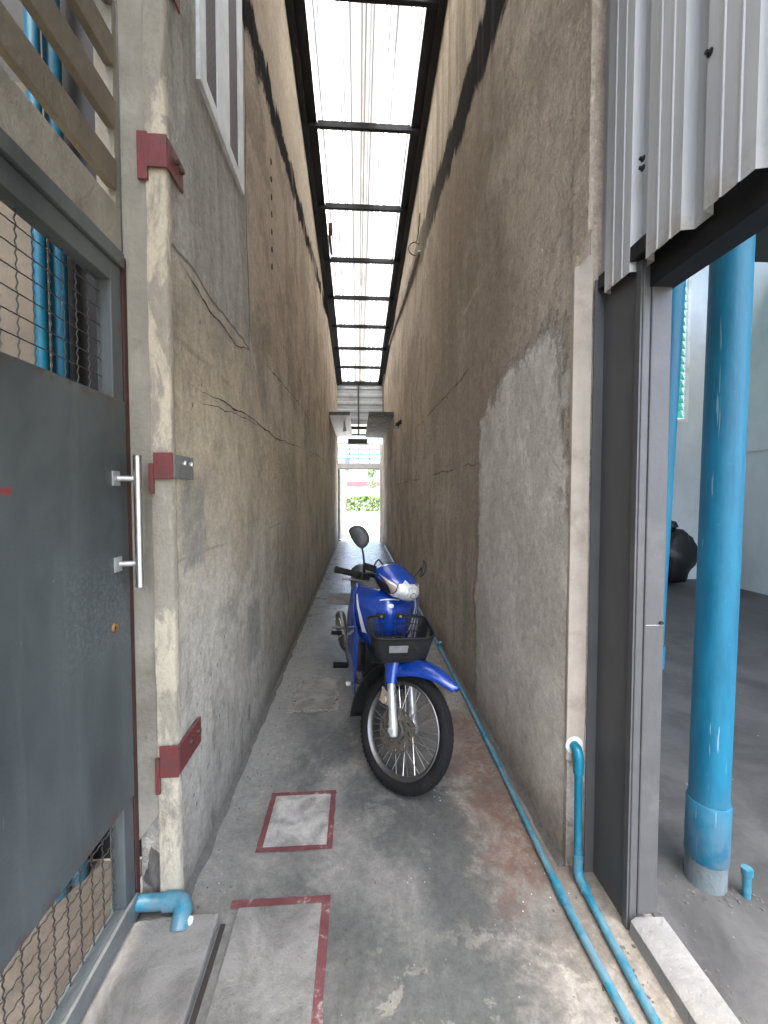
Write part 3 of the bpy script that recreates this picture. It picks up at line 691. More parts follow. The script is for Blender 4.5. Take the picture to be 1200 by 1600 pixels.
# blue elbow pipe at the gate foot
el = thing('elbow_pipe', (-.6, 1.36, 0), 'short dirty blue pipe with an elbow beside the gate foot', 'pipe')
b = B(); b.tube([(-.80, 1.366, .062), (-.606, 1.372, .058)], .024, 16); obj('pipe_shaft', b, 'pipe', el, smooth=60)
b = B(); b.tube([(-.640, 1.371, .058), (-.600, 1.370, .057), (-.582, 1.362, .055), (-.572, 1.345, .05), (-.570, 1.325, .04), (-.569, 1.305, .022)], .029, 16); obj('elbow', b, 'pipe', el, smooth=60)
b = B(); b.tube([(-.545, 1.32, .01), (-.538, 1.318, .048)], [.011, .009], 10); tag(obj('bottle_stub', b, 'white_paint', smooth=40), 'small white plastic stub standing on the floor beside the blue elbow', 'plastic stub')

# ------------------------------------------------------------------ floor covers
cv = thing('drain_slab', (-.6, 1.0, 0), 'raised grey concrete slab cover lying along the gate', 'slab')
b = B(); b.prism([(-.728, -.4), (-.45, -.4), (-.452, .9), (-.457, 1.345), (-.60, 1.346), (-.728, 1.333)], 'z', .004, .034); obj('slab', b, 'cover_b', cv, bevel=.004)
b = B(); b.box(-.4495, -.434, -.4, 1.335, .001, .005); obj('joint', b, 'crack', cv)
def cover(x0, x1, y0, y1, w, label, cmat, rmat, left=True, near=True):
    t = thing('inspection_cover', ((x0 + x1) / 2, (y0 + y1) / 2, 0), label, 'floor cover', 'square covers set in the alley floor')
    b = B(); z = .004
    b.box(x0 + w, x1 - w, y0 + w, y1 - w, .0005, .0055); obj('concrete_lid', b, cmat, t, bevel=.001)
    b = B()
    def strip(pts):
        n = 24; rr = []
        (ax, ay), (bx, by) = pts; dx, dy = bx - ax, by - ay; L = math.hypot(dx, dy); nx, ny = -dy / L, dx / L
        for k in range(n + 1):
            t_ = k / n; j1 = .0035 * mnoise.noise(Vector((ax * 9, by * 7, t_ * 9))); j2 = .0035 * mnoise.noise(Vector((bx * 5, ay * 9, t_ * 9)))
            px, py = ax + dx * t_, ay + dy * t_
            rr.append([(px + nx * (w / 2 + j1), py + ny * (w / 2 + j1), z), (px - nx * (w / 2 + j2), py - ny * (w / 2 + j2), z)])
        b.loft(rr)
    h_ = w / 2
    strip(((x0, y1 - h_), (x1, y1 - h_))); strip(((x1 - h_, y1 - w), (x1 - h_, y0 + w)))
    if left: strip(((x0 + h_, y1 - w), (x0 + h_, y0 + w)))
    if near: strip(((x0, y0 + h_), (x1, y0 + h_)))
    obj('painted_border', b, rmat, t)
cover(-.405, -.105, 1.605, 1.935, .024, 'small pale square floor cover with a full red border', 'cover_a', 'red_a')
cover(-.435, -.098, .50, 1.415, .029, 'large grey floor cover with a red border beside the raised slab', 'cover_b', 'red_a', left=False, near=False)
cover(-.455, -.13, 2.66, 3.19, .035, 'faded floor cover with a worn border beside the motorcycle footrest', 'cover_c', 'red_b')
cover(-.42, -.06, 5.35, 5.95, .04, 'dull worn floor cover far along the alley behind the motorcycle', 'cover_c', 'red_b')

# ------------------------------------------------------------------ blue pipes on the right
def wob(p, q, n, r, seed, amp=.004):
    out = []
    for k in range(n + 1):
        t = k / n; v = Vector(p).lerp(Vector(q), t); v.x += amp * mnoise.noise(Vector((seed, t * 4, 0))); out.append(v)
    return out
p1 = thing('water_pipe', (.72, 2, 0), 'long blue pipe along the floor with a tee and cap by the motorcycle', 'pipe')
pts = [(.748, 11.5, .016), (.748, 8, .016), (.745, 5, .016), (.742, 3.8, .016), (.735, 2.65, .016), (.722, 2.0, .016), (.707, 1.54, .016), (.702, 1.28, .016), (.708, 1.0, .016), (.715, -.5, .016)]
b = B(); b.tube(pts, .0135, 12); obj('pipe_shaft', b, 'pipe', p1, smooth=60)
b = B()
for y, x in ((2.32, .7285), (1.36, .7035)):
    b = B(); b.tube([(x + .001, y + .03, .016), (x - .001, y - .03, .016)], .0168, 14); obj('coupling', b, 'pipe', p1, smooth=40)
b = B(); b.tube([(.7415, 3.80, .016), (.741, 3.68, .016)], .018, 14); b.tube([(.742, 3.74, .016), (.742, 3.74, .05)], .018, 14); obj('tee', b, 'pipe', p1, smooth=40)
b = B(); b.tube([(.742, 3.74, .05), (.766, 3.735, .052)], .016, 14); obj('end_cap', b, 'pipe', p1, smooth=40)
p2 = thing('water_pipe', (.78, 1.42, 0), 'blue pipe rising from the floor to an elbow in the cement board', 'pipe')
b = B(); b.tube([(.797, 1.418, .05), (.793, 1.418, .43)], .0135, 14); obj('riser', b, 'pipe', p2, smooth=60)
b = B(); b.tube([(.795, 1.392, .018), (.785, 1.20, .016), (.775, .9, .016), (.775, -.5, .016)], .0135, 14); obj('floor_run', b, 'pipe', p2, smooth=60)
b = B(); b.tube([(.797, 1.418, .095), (.797, 1.418, .05), (.7968, 1.414, .028), (.796, 1.40, .019), (.7935, 1.355, .018)], .0172, 14); obj('elbow', b, 'pipe', p2, smooth=60)
b = B(); b.tube([(.793, 1.418, .40), (.793, 1.418, .455), (.793, 1.424, .474), (.793, 1.436, .482), (.793, 1.456, .482)], .0178, 14); obj('elbow', b, 'pipe', p2, smooth=60)
b = B(); b.lathe([(.0, .0), (.031, .0), (.033, .003), (.0, .008)], (.795, 1.4563, .482), (0, -1, 0), 18); obj('sealant', b, 'white_paint', p2, smooth=60)

# cement board on the wall end
b = B(); b.prism([(.768, .425), (.768, 2.20), (.786, 2.235), (.836, 2.26), (.836, .34), (.815, .372), (.800, .41)], 'y', 1.457, 1.474)
tag(obj('edge_board', b, 'board', bevel=.002), 'narrow beige board covering the end of the brown wall', 'board')

# ------------------------------------------------------------------ shed on the right
col = thing('steel_column', (.9, 1.3, 0), 'grey steel channel column at the shed corner', 'column')
b = B(); b.box(.838, .872, 1.446, 1.452, .0, 2.16); obj('back_flange', b, 'grey_dark', col)
b = B(); b.box(.872, .877, 1.262, 1.452, .0, 2.16); obj('web', b, 'grey_dark', col)
b = B(); b.box(.862, .868, 1.240, 1.262, .0, 2.12); obj('lip', b, 'grey_steel', col)
b = B(); b.box(.8685, .893, 1.236, 1.2615, .0, 2.12); obj('front_flange', b, 'grey_steel', col, bevel=.003)
b = B(); b.box(.8935, .958, 1.232, 1.30, .055, 2.10); obj('box_stile', b, 'grey_steel', col, bevel=.004)
b = B(); b.tube([(.947, 1.2318, 1.003), (.947, 1.226, 1.003)], .006, 10); obj('bolt_hole', b, 'crack', col)
b = B(); b.box(.897, .955, 1.2305, 1.2318, .995, .997); obj('weld_line', b, 'silver', col)

cl = thing('metal_cladding', (.85, .5, 2.1), 'grey ribbed sheet metal cladding with white rib sides above the shed opening', 'cladding')
prof = []; y = 1.512
def rib(y):   # broad valley then a rib; x is measured toward the alley
    return [(.845, y), (.845, y - .045), (.842, y - .049), (.842, y - .053), (.845, y - .057), (.845, y - .090), (.842, y - .094), (.842, y - .098), (.845, y - .102), (.845, y - .150), (.881, y - .158), (.881, y - .192)]
prof = [(.881, 1.520), (.845, 1.512)]
prof = [(.845, 1.522), (.845, 1.505), (.882, 1.497), (.882, 1.480)]
yy = 1.462
pr_ = [(.838, 1.522), (.845, 1.492), (.877, 1.485), (.877, 1.411)]
yy = 1.402
while yy > -3:
    pr_ += [(.845, yy), (.845, yy - .040), (.8425, yy - .043), (.8425, yy - .047), (.845, yy - .050), (.845, yy - .088), (.8425, yy - .091), (.8425, yy - .095), (.845, yy - .098), (.845, yy - .132), (.877, yy - .139), (.877, yy - .196)]
    yy -= .205
b = B(); b.loft([[(x, y, 2.095) for x, y in pr_], [(x, y, 6.4) for x, y in pr_]]); obj('ribbed_sheet', b, 'clad', cl, solid=.0012)
b = B(); b.box(.832, .8365, 1.470, 1.524, 2.105, 6.4); obj('edge_trim', b, 'clad', cl)
for (y, z) in ((1.216, 2.395), (1.216, 2.368), (.985, 2.46)):
    b = B(); b.lathe([(0, .012), (.005, .012), (.0055, .004), (.009, .003), (.009, 0), (0, 0)], (.844, y, z), (-1, 0, 0), 8); obj('screw', b, 'black_steel', cl)
bm_ = thing('steel_beam', (.92, 0, 2.03), 'black steel beam under the ribbed cladding', 'beam')
b = B(); b.box(.888, .965, -3, 1.47, 2.035, 2.042); b.box(.888, .894, -3, 1.47, 2.0425, 2.21); b.box(.95, .965, -3, 1.47, 2.0425, 2.21); obj('channel', b, 'black_steel', bm_)
b = B(); b.box(.845, .97, 1.15, 1.44, 2.125, 2.17); obj('cap_plate', b, 'black_steel', bm_)

b = B(); rings = []
for k in range(40):
    y = 1.224 - k * .1; j = .012 * mnoise.noise(Vector((y * 5, 1, 0)))
    rings.append([(.862 + j, y, 0), (.866 + j, y, .045), (.882 + j * .6, y, .057), (.975, y, .052), (.985, y, .03), (.985, y, 0)])
b.loft(rings, closed=True, cap=True)
tag(obj('threshold_kerb', b, 'curb', smooth=40), 'pale painted concrete kerb at the foot of the grey column', 'kerb')

def big_pipe(x, y, r, label, z0, z1, lean=0, socket=True, cap=False):
    t = thing('drain_pipe', (x, y, z0), label, 'pipe')
    top = (x + lean * (z1 - z0), y, z1)
    b = B(); b.tube([(x, y, z0), top], r, 40); obj('pipe_shaft', b, 'pipe_deep', t, smooth=60)
    if socket:
        s1 = (x + lean * .30, y, z0 + .30)
        b = B(); b.tube([(x + lean * .10, y, z0 + .095), (x + lean * .10, y, z0 + .10), s1, (x + lean * .305, y, z0 + .306)], [r * 1.06, r * 1.10, r * 1.10, r * 1.05], 40); obj('socket', b, 'pipe_deep', t, smooth=40)
        b = B(); b.tube([(x, y, z0), (x + lean * .094, y, z0 + .094)], r * 1.035, 40); obj('grey_base', b, 'pipe_base', t, smooth=40)
    if cap:
        b = B(); b.tube([(x, y, z0 - .02), (x + lean * .09, y, z0 + .09)], r * 1.14, 30); obj('end_cap', b, 'pipe_deep', t, smooth=40)
    return t
big_pipe(1.258, 1.385, .061, 'thick blue drain pipe standing on the shed floor inside the opening', .004, 5.0, .012)
big_pipe(1.412, 1.9, .050, 'slimmer leaning blue pipe hanging behind the grey column', .60, 4.45, .036, False, True)
t = thing('pipe_stub', (1.348, 1.31, 0), 'short blue pipe stub beside the thick blue pipe', 'pipe')
b = B(); b.tube([(1.348, 1.315, 0), (1.348, 1.315, .10)], .013, 14); obj('pipe_shaft', b, 'pipe', t, smooth=60)
b = B(); b.tube([(1.348, 1.315, .085), (1.348, 1.315, .108)], .017, 14); obj('end_cap', b, 'pipe', t, smooth=60)

rm = thing('shed_wall', (3, 6.6, 0), 'white painted end wall of the shed with a green glazed window', 'wall')
b = B(); wx0, wx1, wz0, wz1 = 4.6, 5.44, 2.62, 5.1
b.box(.91, wx0, 6.6, 6.75, 0, 7.2); b.box(wx1, 5.92, 6.6, 6.75, 0, 7.2); b.box(wx0, wx1, 6.6, 6.75, 0, wz0); b.box(wx0, wx1, 6.6, 6.75, wz1, 7.2); obj('wall_face', b, 'room_white', rm)
wn = obj('window_frame', (lambda q: (q.box(wx0, wx0 + .05, 6.585, 6.62, wz0, wz1), q.box(wx1 - .05, wx1, 6.585, 6.62, wz0, wz1), q.box(wx0 + .05, wx1 - .05, 6.585, 6.62, wz0, wz0 + .05), q.box(wx0 + .05, wx1 - .05, 6.585, 6.62, wz1 - .05, wz1), q)[-1])(B()), 'white_paint', rm)
b = B()
for k in range(19):
    z = wz0 + .07 + k * .126
    b.prism([(6.625, z), (6.63, z), (6.69, z + .140), (6.685, z + .140)], 'x', wx0 + .05, wx1 - .05)
obj('glass_louvre', b, 'glass', wn)
rs = thing('shed_wall', (5.5, 4, 0), 'long white side wall of the shed with a raised band', 'wall')
b = B(); b.box(5.75, 5.92, 0, 6.598, 0, 7.2); obj('wall_face', b, 'room_white', rs)
b = B(); b.box(5.725, 5.749, 0, 6.598, 2.05, 2.54); obj('raised_band', b, 'room_white', rs, bevel=.004)
ce = thing('shed_ceiling', (3, 2, 4.5), 'dark soffit and beams over the front of the shed', 'ceiling')
b = B(); b.box(.93, 5.75, -.4, 5.35, 4.52, 4.72); obj('soffit', b, 'dark_ceiling', ce)
for y in (1.4, 2.8, 4.2): 
    b = B(); b.box(.93, 5.74, y, y + .16, 4.30, 4.519); obj('beam', b, 'dark_ceiling', ce)
b = B(); b.box(.93, 5.92, 4.2, 6.75, 7.2, 7.35); obj('roof_deck', b, 'dark_ceiling', ce)
b = B(); b.box(.905, .93, 1.48, 6.6, 0, 7.2); tag(obj('shed_side_wall', b, 'room_white'), 'inner white side wall of the shed backing the alley wall', 'wall')
bag = thing('rubbish_bag', (4.9, 6.15, 0), 'black tied rubbish bag against the white shed wall', 'bag')
b = B(); b.blob((4.92, 6.2, .43), (.31, .27, .43), 3, 14, .35); obj('bag_body', b, 'bag', bag, smooth=180)
b = B(); b.blob((4.86, 6.2, .92), (.10, .09, .09), 6, 8, .5); obj('tied_neck', b, 'bag', bag, smooth=180)
# loose rubble along the shed edge and floor: nobody could count it
b = B(); rnd = random.Random(3)
def pebble(x, y, z, s):
    b.blob((x, y, z + s * .3), (s, s * rnd.uniform(.6, 1), s * rnd.uniform(.4, .7)), rnd.random() * 9, 3, .5, Matrix.Rotation(rnd.uniform(0, 6), 3, 'Z'))
for k in range(120):
    tt = rnd.random(); pebble(1.0 + tt * .9 + rnd.gauss(0, .015), 1.36 - tt * .16 + rnd.gauss(0, .03), .006, rnd.uniform(.002, .007))
for k in range(90): pebble(1.0 + abs(rnd.gauss(0, .06)), rnd.uniform(.7, 1.45), .006, rnd.uniform(.0015, .005))
tag(obj('rubble', b, 'debris', smooth=40), 'loose rubble and chips along the shed threshold', 'rubble', kind='stuff')
b = B()
for k in range(260):
    y = rnd.uniform(.9, 6); s_ = rnd.choice((-1, 1)); x = XL + .05 + abs(rnd.gauss(0, .07)) if s_ < 0 else XR - .05 - abs(rnd.gauss(0, .05)); pebble(x, y, 0, rnd.uniform(.002, .006))
for k in range(110): pebble(rnd.uniform(-.4, .7), rnd.uniform(.95, 3), 0, rnd.uniform(.0015, .0045))
for k in range(60): pebble(.80 + rnd.gauss(0, .02), rnd.uniform(.9, 1.4), 0, rnd.uniform(.002, .007))
tag(obj('floor_grit', b, 'debris', smooth=40), 'grit and plaster crumbs scattered on the alley floor', 'grit', kind='stuff')

# ------------------------------------------------------------------ roof over the alley
rf = thing('alley_roof', (.08, 8, 5.2), 'translucent corrugated roof on a black steel frame over the alley', 'roof')
H = 4.55
pur = [H * k for k in (.808, 1.052, 1.299, 1.539, 1.772, 2.004, 2.231, 2.470, 2.722)]
pur = [pur[0] - 1.085 * k for k in (5, 4, 3, 2, 1)] + pur  # extra near bays, out of view, added to shade the foreground
ya, yb = pur[0] - .06, pur[-1] + .03
def along(bd, x0, x1, dz0, dz1, y0=ya, y1=yb):
    v = [(x, y, roof_z(y) + dz) for y in (y0, y1) for x, dz in ((x0, dz0), (x1, dz0), (x1, dz1), (x0, dz1))]
    bd.add(v, [(3, 2, 1, 0), (4, 5, 6, 7), (0, 1, 5, 4), (1, 2, 6, 5), (2, 3, 7, 6), (3, 0, 4, 7)])
for s_ in (0, 1):
    b = B()
    if s_ == 0: along(b, XL + .004, XL + .070, 0, .012); along(b, XL + .004, XL + .012, .0121, .13); along(b, XL + .0125, XL + .165, .055, .105)
    else: along(b, XR - .070, XR - .004, 0, .012); along(b, XR - .012, XR - .004, .0121, .13); along(b, XR - .165, XR - .0125, .055, .105)
    obj('side_channel', b, 'black_steel', rf)
for y in pur:
    b = B(); z = roof_z(y)
    b.box(XL + .016, XR - .016, y - .022, y + .022, z + .014, z + .050); b.box(XL + .17, XR - .17, y - .010, y + .02, z + .0505, z + .09)
    obj('purlin', b, 'black_steel', rf, bevel=.003)
def corr(x0, x1, dz, mat, name):
    P = []; p = .215; x = x0; k = 0
    prof = [(0, 0), (.055, 0), (.062, .004), (.07, .004), (.077, 0), (.135, 0), (.155, .032), (.190, .032), (.21, 0)]
    while x < x1:
        P += [(x + u, dz + w) for u, w in prof if x + u <= x1]; x += p
    rings = []
    for j in range(25):
        y = ya - .1 + (yb - ya + .1) * j / 24; rings.append([(u, y, roof_z(y) + w) for u, w in P])
    bd = B(); bd.loft(rings); obj(name, bd, mat, rf, smooth=30)
corr(XL - .05, -.045, .115, 'roof_w', 'roof_sheet'); corr(-.07, .24, .125, 'roof_b', 'roof_sheet'); corr(.215, XR + .05, .115, 'roof_w', 'roof_sheet')
for x0, x1 in ((-.737, XL + .003), (XR - .003, .842)):
    b = B(); along(b, x0, x1, .03, .05, ya - .1, 1.405 if x0 < 0 else 1.368); obj('sky_gap_cover', b, 'black_steel', rf)  # unseen strips added to close the sky gaps and dim the near end
b = B(); b.box(XL + .18, XL + .24, 6.3, 6.42, roof_z(6.3) + .0, roof_z(6.3) + .16); b.box(XL + .17, XL + .21, 6.45, 6.95, roof_z(6.6) + .05, roof_z(6.6) + .06); obj('loose_offcut', b, 'rust', rf)

ga = thing('gable_cladding', (.08, 12.4, 3.5), 'pale ribbed metal wall closing the far end of the alley roof', 'cladding')
P = []; z = 3.52
while z < 4.72: P += [(12.42, z), (12.42, z + .10), (12.385, z + .13), (12.385, z + .19), (12.42, z + .22)]; z += .225
b = B(); b.loft([[(XL, y, z) for y, z in P], [(XR, y, z) for y, z in P]]); obj('ribbed_sheet', b, 'gable', ga)
b = B(); b.box(.005, .05, 12.33, 12.37, 3.18, 4.66); obj('centre_post', b, 'grey_dark', ga)
b = B(); b.box(XL, XR, 12.30, 12.36, 3.36, 3.44); b.box(XL, XR, 12.31, 12.35, 3.17, 3.22); obj('cross_bar', b, 'black_steel', ga)
b = B(); b.box(-.30, .30, 12.95, 12.99, 3.03, 3.17); obj('dark_bracket', b, 'black_steel', ga)

for (x0, x1, ya_, yb_, lab) in ((XL, -.16, 8.95, 12.25, 'concrete ledge slab with a lamp holder sticking out of the left wall'), (.235, XR, 8.9, 12.3, 'rough concrete ledge slab sticking out of the right wall')):
    t = thing('ledge_slab', ((x0 + x1) / 2, 9, 3.1), lab, 'ledge slab', 'concrete ledges over the alley')
    b = B(); b.box(x0, x1, ya_, yb_, 3.105, 3.175); obj('slab', b, 'white_paint' if x0 < 0 else 'cover_a', t, bevel=.006)
    b = B(); b.box(x0, x1, ya_ - .03, ya_ - .001, 3.12, 3.185); obj('drip_edge', b, 'grey_dark', t)
    if x0 < 0:
        b = B(); b.tube([(-.30, 9.7, 3.105), (-.30, 9.7, 2.96)], .03, 12); b.lathe([(0, -.10), (.045, -.07), (.05, 0), (.03, .02)], (-.30, 9.75, 2.98), (0, 0, 1), 14); obj('lamp_holder', b, 'white_paint', t, smooth=40)
# conduit along the right wall and a pipe end in the wall
ct = thing('conduit', (.75, 6, 4.5), 'thin grey conduit with a loose wire loop high on the brown wall', 'conduit')
b = B(); b.tube([(.79, 5.16, 4.38), (.752, 5.18, 4.385), (.745, 5.26, 4.39), (.744, 6.4, 4.475), (.744, 8.6, 4.80), (.744, 10.4, 5.0), (.744, 12.2, 4.62), (.744, 12.3, 3.2)], .022, 10); obj('tube_run', b, 'conduit', ct, smooth=60)
b = B(); b.tube([(.735 - .10 * math.sin(k * .42), 5.25 + .03 * k / 15, 4.47 + .08 * math.cos(k * .42)) for k in range(16)] + [(.75, 5.2, 4.62), (.755, 5.1, 4.8)], .006, 6); obj('loose_wire', b, 'black_plastic', ct, smooth=60)
b = B()
for y in (6.0, 7.3, 8.8):
    b = B(); b.tube([(.744, y - .015, roof_z(0) * 0 + 4.47 + max(0, (y - 6.4)) * .148 - (.03 if y < 6.3 else 0)), (.744, y + .015, 4.47 + max(0, (y - 6.4)) * .148 - (.027 if y < 6.3 else 0))], .027, 10)
    obj('saddle_clip', b, 'bare_steel', ct, smooth=40)
t = thing('vent_pipe', (.75, 7.4, 2.68), 'short dark pipe end poking out of the brown wall near the ledge', 'pipe')
b = B(); b.tube([(.775, 7.35, 2.72), (.70, 7.32, 2.66), (.68, 7.31, 2.60)], .035, 12); obj('pipe_shaft', b, 'black_steel', t, smooth=60)
b = B(); b.tube([(.685, 7.312, 2.615), (.678, 7.309, 2.585)], .042, 12); obj('end_cap', b, 'bare_steel', t, smooth=40)

# ------------------------------------------------------------------ street end
de = thing('street_doorway', (.08, 13, 0), 'white doorway with a barred transom at the street end of the alley', 'doorway')
b = B(); b.box(XL - .13, -.60, YE, YE + .12, 0, 3.02); b.box(.69, XR + .13, YE, YE + .12, 0, 3.02); b.box(-.60, .69, YE, YE + .12, 2.24, 2.40); b.box(-.60, .69, YE, YE + .12, 2.99, 3.05); obj('door_frame', b, 'white_paint', de)
b = B()
for x in (-.26, .02, .36): b.box(x - .008, x + .008, YE + .04, YE + .056, 2.40, 2.99)
for z in (2.58, 2.74, 2.86): b.box(-.6, .69, YE + .0565, YE + .068, z - .006, z + .006)
obj('transom_grille', b, 'grey_steel', de)
b = B(); b.box(-.60, .69, YE - .02, YE - .002, 2.225, 2.25); obj('head_trim', b, 'grey_steel', de)
b = B(); b.box(XL - .13, XR + .13, YE + .02, YE + .10, 3.3, 4.6); obj('upper_panel', b, 'white_paint', de)
dl = thing('door_leaf', (-.58, 13.1, 0), 'white metal door swung open toward the street at the alley end', 'door')
mt = Matrix.Translation((-.585, 13.13, 0)) @ Matrix.Rotation(R(79), 4, 'Z')
b = B(); b.box(0, .95, -.02, .02, .03, 2.22, mt); obj('door_panel', b, 'bare_steel', dl)
b = B()
for x0, x1, z0, z1 in ((0, .06, .03, 2.22), (.89, .95, .03, 2.22), (.0605, .8895, 2.16, 2.22), (.0605, .8895, .03, .1), (.0605, .8895, .75, .80), (.0605, .8895, 1.5, 1.55)): b.box(x0, x1, -.034, -.0205, z0, z1, mt)
obj('door_rail', b, 'conduit', dl)
b = B(); b.box(-.604, -.58, 12.93, 12.985, 0, 2.22); b.box(-.604, -.53, 12.90, 12.985, .001, .035); obj('hinge_post', b, 'black_steel', dl)
b = B(); b.tube([tuple(mt @ Vector((.85, -.06, 1.0))), tuple(mt @ Vector((.85, -.06, 1.2)))], .012, 8); obj('handle', b, 'steel', dl)

# canopy outside the door
cn = thing('street_canopy', (0, 14.5, 2.8), 'blue translucent canopy outside the doorway', 'canopy')
b = B(); P = []
for k in range(60):
    x = -2.2 + k * .08; P.append((x, .02 * (k % 2)))
b.loft([[(x, 15.0, 3.15 + w) for x, w in P], [(x, 17.0, 2.72 + w) for x, w in P]]); obj('canopy_sheet', b, 'awning', cn)
b = B()
for y in (15.1, 15.7, 16.3, 16.9):
    z = 3.15 - (y - 15.0) * .215; b.box(-2.2, 2.5, y - .02, y + .02, z - .06, z - .012)
obj('canopy_batten', b, 'shop_blue', cn)
for x in (-2.1, 2.3):
    b = B(); b.box(x - .03, x + .03, 16.85, 16.91, -.004, 2.66); obj('canopy_post', b, 'grey_steel', cn)
b = B(); b.box(-.50, -.33, 16.0, 16.06, 2.3, 2.86); tag(obj('hanging_cloth', b, 'shop_blue', bevel=.02), 'deep blue cloth hanging under the canopy outside', 'cloth')

# hedge, trees, shop across the street
def leaves(bd, rnd, n, fn, s):
    for k in range(n):
        p = Vector(fn()); a = Vector((rnd.gauss(0, 1), rnd.gauss(0, 1), rnd.gauss(0, 1))).normalized(); q = a.orthogonal().normalized(); w = a.cross(q)
        r = s * rnd.uniform(.6, 1.3)
        bd.add([p - q * r, p + w * r * .5, p + q * r, p - w * r * .5], [(0, 1, 2, 3)])
rnd = random.Random(5)
hg = thing('hedge', (0, 34, 0), 'clipped green hedge across the street', 'hedge')
b = B()
def hp():
    x = rnd.uniform(-6, 6); top = 1.3 + .15 * mnoise.noise(Vector((x * .8, 0, 0)))
    return (x, 34 + rnd.uniform(-.55, .55), rnd.uniform(.05, top) if rnd.random() < .6 else top + rnd.uniform(-.12, .05))
leaves(b, rnd, 9000, hp, .12); obj('foliage', b, 'hedge', hg)
b = B()
for k in range(24): b.tube([(-5.8 + k * .5, 34, 0), (-5.8 + k * .5 + rnd.uniform(-.1, .1), 34, 1.0)], .03, 6)
obj('stems', b, 'bark', hg)
b = B(); b.box(-12, 12, 33.1, 33.25, -.004, .14); struct('kerb', b, 'soil')
def tree(x, y, h, r, lab, n):
    t = thing('street_tree', (x, y, 0), lab, 'tree', 'trees across the street')
    b = B(); b.tube([(x, y, 0), (x + .1, y, h * .35), (x - .05, y, h * .7)], [.16, .12, .05], 10)
    for k in range(7):
        a = k * 2.4; b.tube([(x, y, h * (.35 + .05 * k)), (x + math.cos(a) * r * .6, y + math.sin(a) * r * .6, h * (.55 + .05 * k))], [.06, .02], 6)
    obj('trunk', b, 'bark', t, smooth=60)
    cl_ = [(x + rnd.gauss(0, r * .45), y + rnd.gauss(0, r * .45), h * .75 + rnd.gauss(0, r * .35), rnd.uniform(.3, .5) * r) for k in range(16)]
    b = B()
    def f():
        c = rnd.choice(cl_); d = Vector((rnd.gauss(0, 1), rnd.gauss(0, 1), rnd.gauss(0, 1))).normalized() * c[3] * rnd.random() ** .4
        return (c[0] + d.x, c[1] + d.y, c[2] + d.z)
    leaves(b, rnd, n, f, .16); obj('crown', b, 'tree_leaf', t)
tree(3.0, 42, 5.2, 1.5, 'bushy green tree on the right behind the hedge across the street', 2200)
tree(3.6, 62, 8, 2.2, 'pale round tree standing farthest back above the shop across the street', 1800)
sh = thing('shop_building', (0, 52, 0), 'pale low building with a red band across the street', 'building')
b = B(); b.box(-14, 10, 52, 60, 0, 3.5); obj('wall', b, 'shop_white', sh)
b = B(); b.box(-14, 3.2, 51.2, 51.98, 2.55, 3.15); obj('red_band', b, 'shop_red', sh)
b = B(); b.box(-3, 4, 51.8, 51.98, 3.55, 4.6); obj('roof_sign', b, 'shop_blue', sh)
for x in (-8, -5, -2.2, .4, 2.4, 5):
    b = B(); b.box(x, x + 1.3, 51.9, 51.99, .8, 2.2); obj('window', b, 'shop_dark', sh)
b = B(); b.box(.6, 2.9, 51.0, 51.19, 2.2, 2.62); obj('blue_board', b, 'shop_blue', sh)

